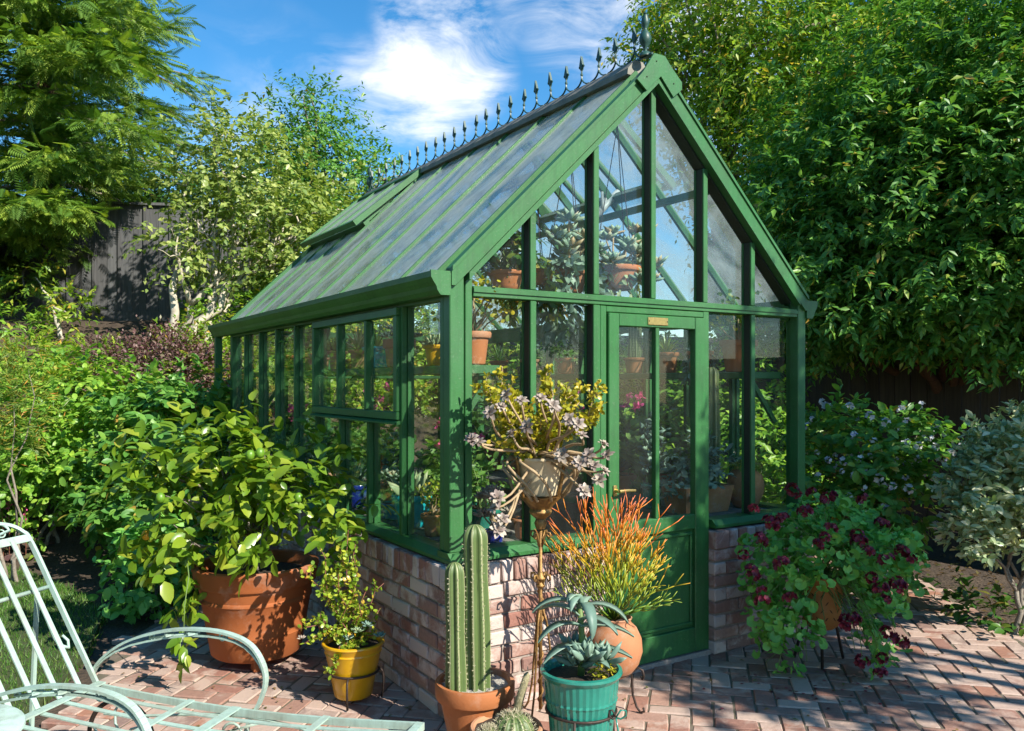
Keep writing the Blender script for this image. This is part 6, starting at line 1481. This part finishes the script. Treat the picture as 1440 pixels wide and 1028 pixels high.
    # arms: double band with scrolls, curling down to the seat rail
    for b in (-.02, W+.02):
        arc = [(-.06, .43), (-.02, .50), (.07, .58), (.20, .635), (.32, .655), (.42, .648), (.49, .615), (.53, .55), (.54, .48), (.52, .40), (.48, .30), (.47, .15), (.49, .01)]
        pts = [P(a*1.33+.02, b, z-.01) for a, z in arc]; m = MB()
        fine = []
        for i in range(len(pts)-1):
            for k in range(4):
                t_ = k/4; p0, p1, p2, p3 = pts[max(i-1, 0)], pts[i], pts[i+1], pts[min(i+2, len(pts)-1)]
                fine.append(.5*((2*p1)+(p2-p0)*t_+(2*p0-5*p1+4*p2-p3)*t_*t_+(3*p1-p0-3*p2+p3)*t_**3))
        fine.append(pts[-1])
        for i in range(len(fine)-1): m.beam(fine[i], fine[i+1], .026, .009, e2.cross((fine[i+1]-fine[i])))
        m.build('arm', 'mint', t)
        m = MB(); inn = fine[2:33:2]
        lo = [p+(e1*.0+up*-.0)-((p-P(.25, b, .40)).normalized())*(.034*math.sin(min(1, max(0, (k)/(len(inn)-1)))*math.pi)) for k, p in enumerate(inn)]
        for i in range(len(lo)-1): m.beam(lo[i], lo[i+1], .012, .007, e2.cross((lo[i+1]-lo[i])))
        m.build('arm_band', 'mint', t)
        s1 = scroll(P(0.552, b, 0.622), e1, up, .020, 1.3); s2 = scroll(P(0.233, b, 0.592), -e1, up, .015, 1.2)
        MB().tube([P(0.379, b, 0.622)]+s1, [.005]+[.005-.00015*k for k in range(21)], 6).tube([P(0.379, b, 0.622)]+s2, [.005]+[.005-.00015*k for k in range(21)], 6).build('scroll', 'mint', t, True)
        leaf_plate(P(0.419, b, 0.627), e1, e2, .026, up).build('ornamental_leaf', 'mint', t); leaf_plate(P(0.313, b, 0.612), e1, e2, .022, up).build('ornamental_leaf', 'mint', t)
    # foot legs and wheels
    for b in (.01, W-.01):
        MB().tube([P(Ls-.02, b, .375), P(Ls-.05, b, .30), P(Ls-.02, b, .15), P(Ls, b, .006)], .010, 8).build('leg', 'mint', t, True)
        s1 = scroll(P(Ls-.16, b, .27), e1, up, .05, 1.3); MB().tube([P(Ls-.04, b, .32)]+s1, .0055, 6).build('scroll', 'mint', t, True)
        s1 = scroll(P(.62, b, .27), -e1, up, .05, 1.3); MB().tube([P(.74, b, .33)]+s1, .0055, 6).build('scroll', 'mint', t, True)
    for b in (-.045, W+.045):
        w = group_part('wheel', t); c_ = P(.06, b, .165)
        ring = [c_+e1*(.155*math.cos(a))+up*(.155*math.sin(a)) for a in np.linspace(0, 2*math.pi, 41)]; MB().tube(ring, .0095, 8, False).build('rim', 'iron', w, True)
        m = MB().tube([c_-e2*.02, c_+e2*.02], .016, 12)
        for k in range(5):
            a = k*1.2566+.3; d = e1*math.cos(a)+up*math.sin(a); n_ = e1*-math.sin(a)+up*math.cos(a)
            m.tube([c_+d*.014, c_+d*.06+n_*.028, c_+d*.11+n_*.03, c_+d*.152], .0055, 6)
        m.build('spokes', 'mint', w, True)
    MB().tube([P(.06, -.06, .165), P(.06, W+.06, .165)], .008, 8).build('axle', 'iron', t, True)
    return t
chaise()
def side_table():
    c = (-.135, 2.87, 0); t = thing('garden_table', 'round weathered mint metal side table at the left edge', 'table', c)
    MB().lathe([(0, .598), (.225, .598), (.24, .592), (.242, .584), (.235, .578), (0, .580)], c, 48).build('table_top', m_paint('worn_mint', (.46, .60, .52), (.25, .27, .2), .8, .55), t, 40)
    for k in range(3):
        a = k*2.094+1.2; d = Vector((math.cos(a), math.sin(a), 0)); b = Vector(c); MB().tube([b+d*.16+Vector((0, 0, .58)), b+d*.10+Vector((0, 0, .4)), b+d*.12+Vector((0, 0, .2)), b+d*.2+Vector((0, 0, .005))], .009, 8).build('leg', 'mint', t, True)
side_table()

# windblown leaves on the patio and along the foot of the walls
n = 260; q = np.concatenate([np.stack([RNG.uniform(1.9, 6.0, n), RNG.uniform(1.6, 3.4, n)], -1), np.stack([RNG.uniform(.5, 1.8, n), RNG.uniform(3.2, 6.0, n)], -1)]); q = q[inside(q[:, 0], q[:, 1], PATIO) & (RNG.random(2*n) < .55)]; n = len(q)
D = rdir(n); D[:, 2] *= .12; o = bpy.data.objects.new('fallen_leaves', leaf_mesh('fallen_leaves', leafset(np.c_[q, np.full(n, .006)], D, np.tile((0, 0, 1.0), (n, 1))+RNG.normal(0, .2, (n, 3)), RNG.uniform(.015, .04, n), .014), 'fold', m_leaf('fallen_leaf', [(0, (.16, .09, .04)), (.6, (.26, .17, .07)), (1, (.12, .16, .04))]))); put(o, None); tag(o, 'small dry leaves scattered over the brick patio', kind='stuff')
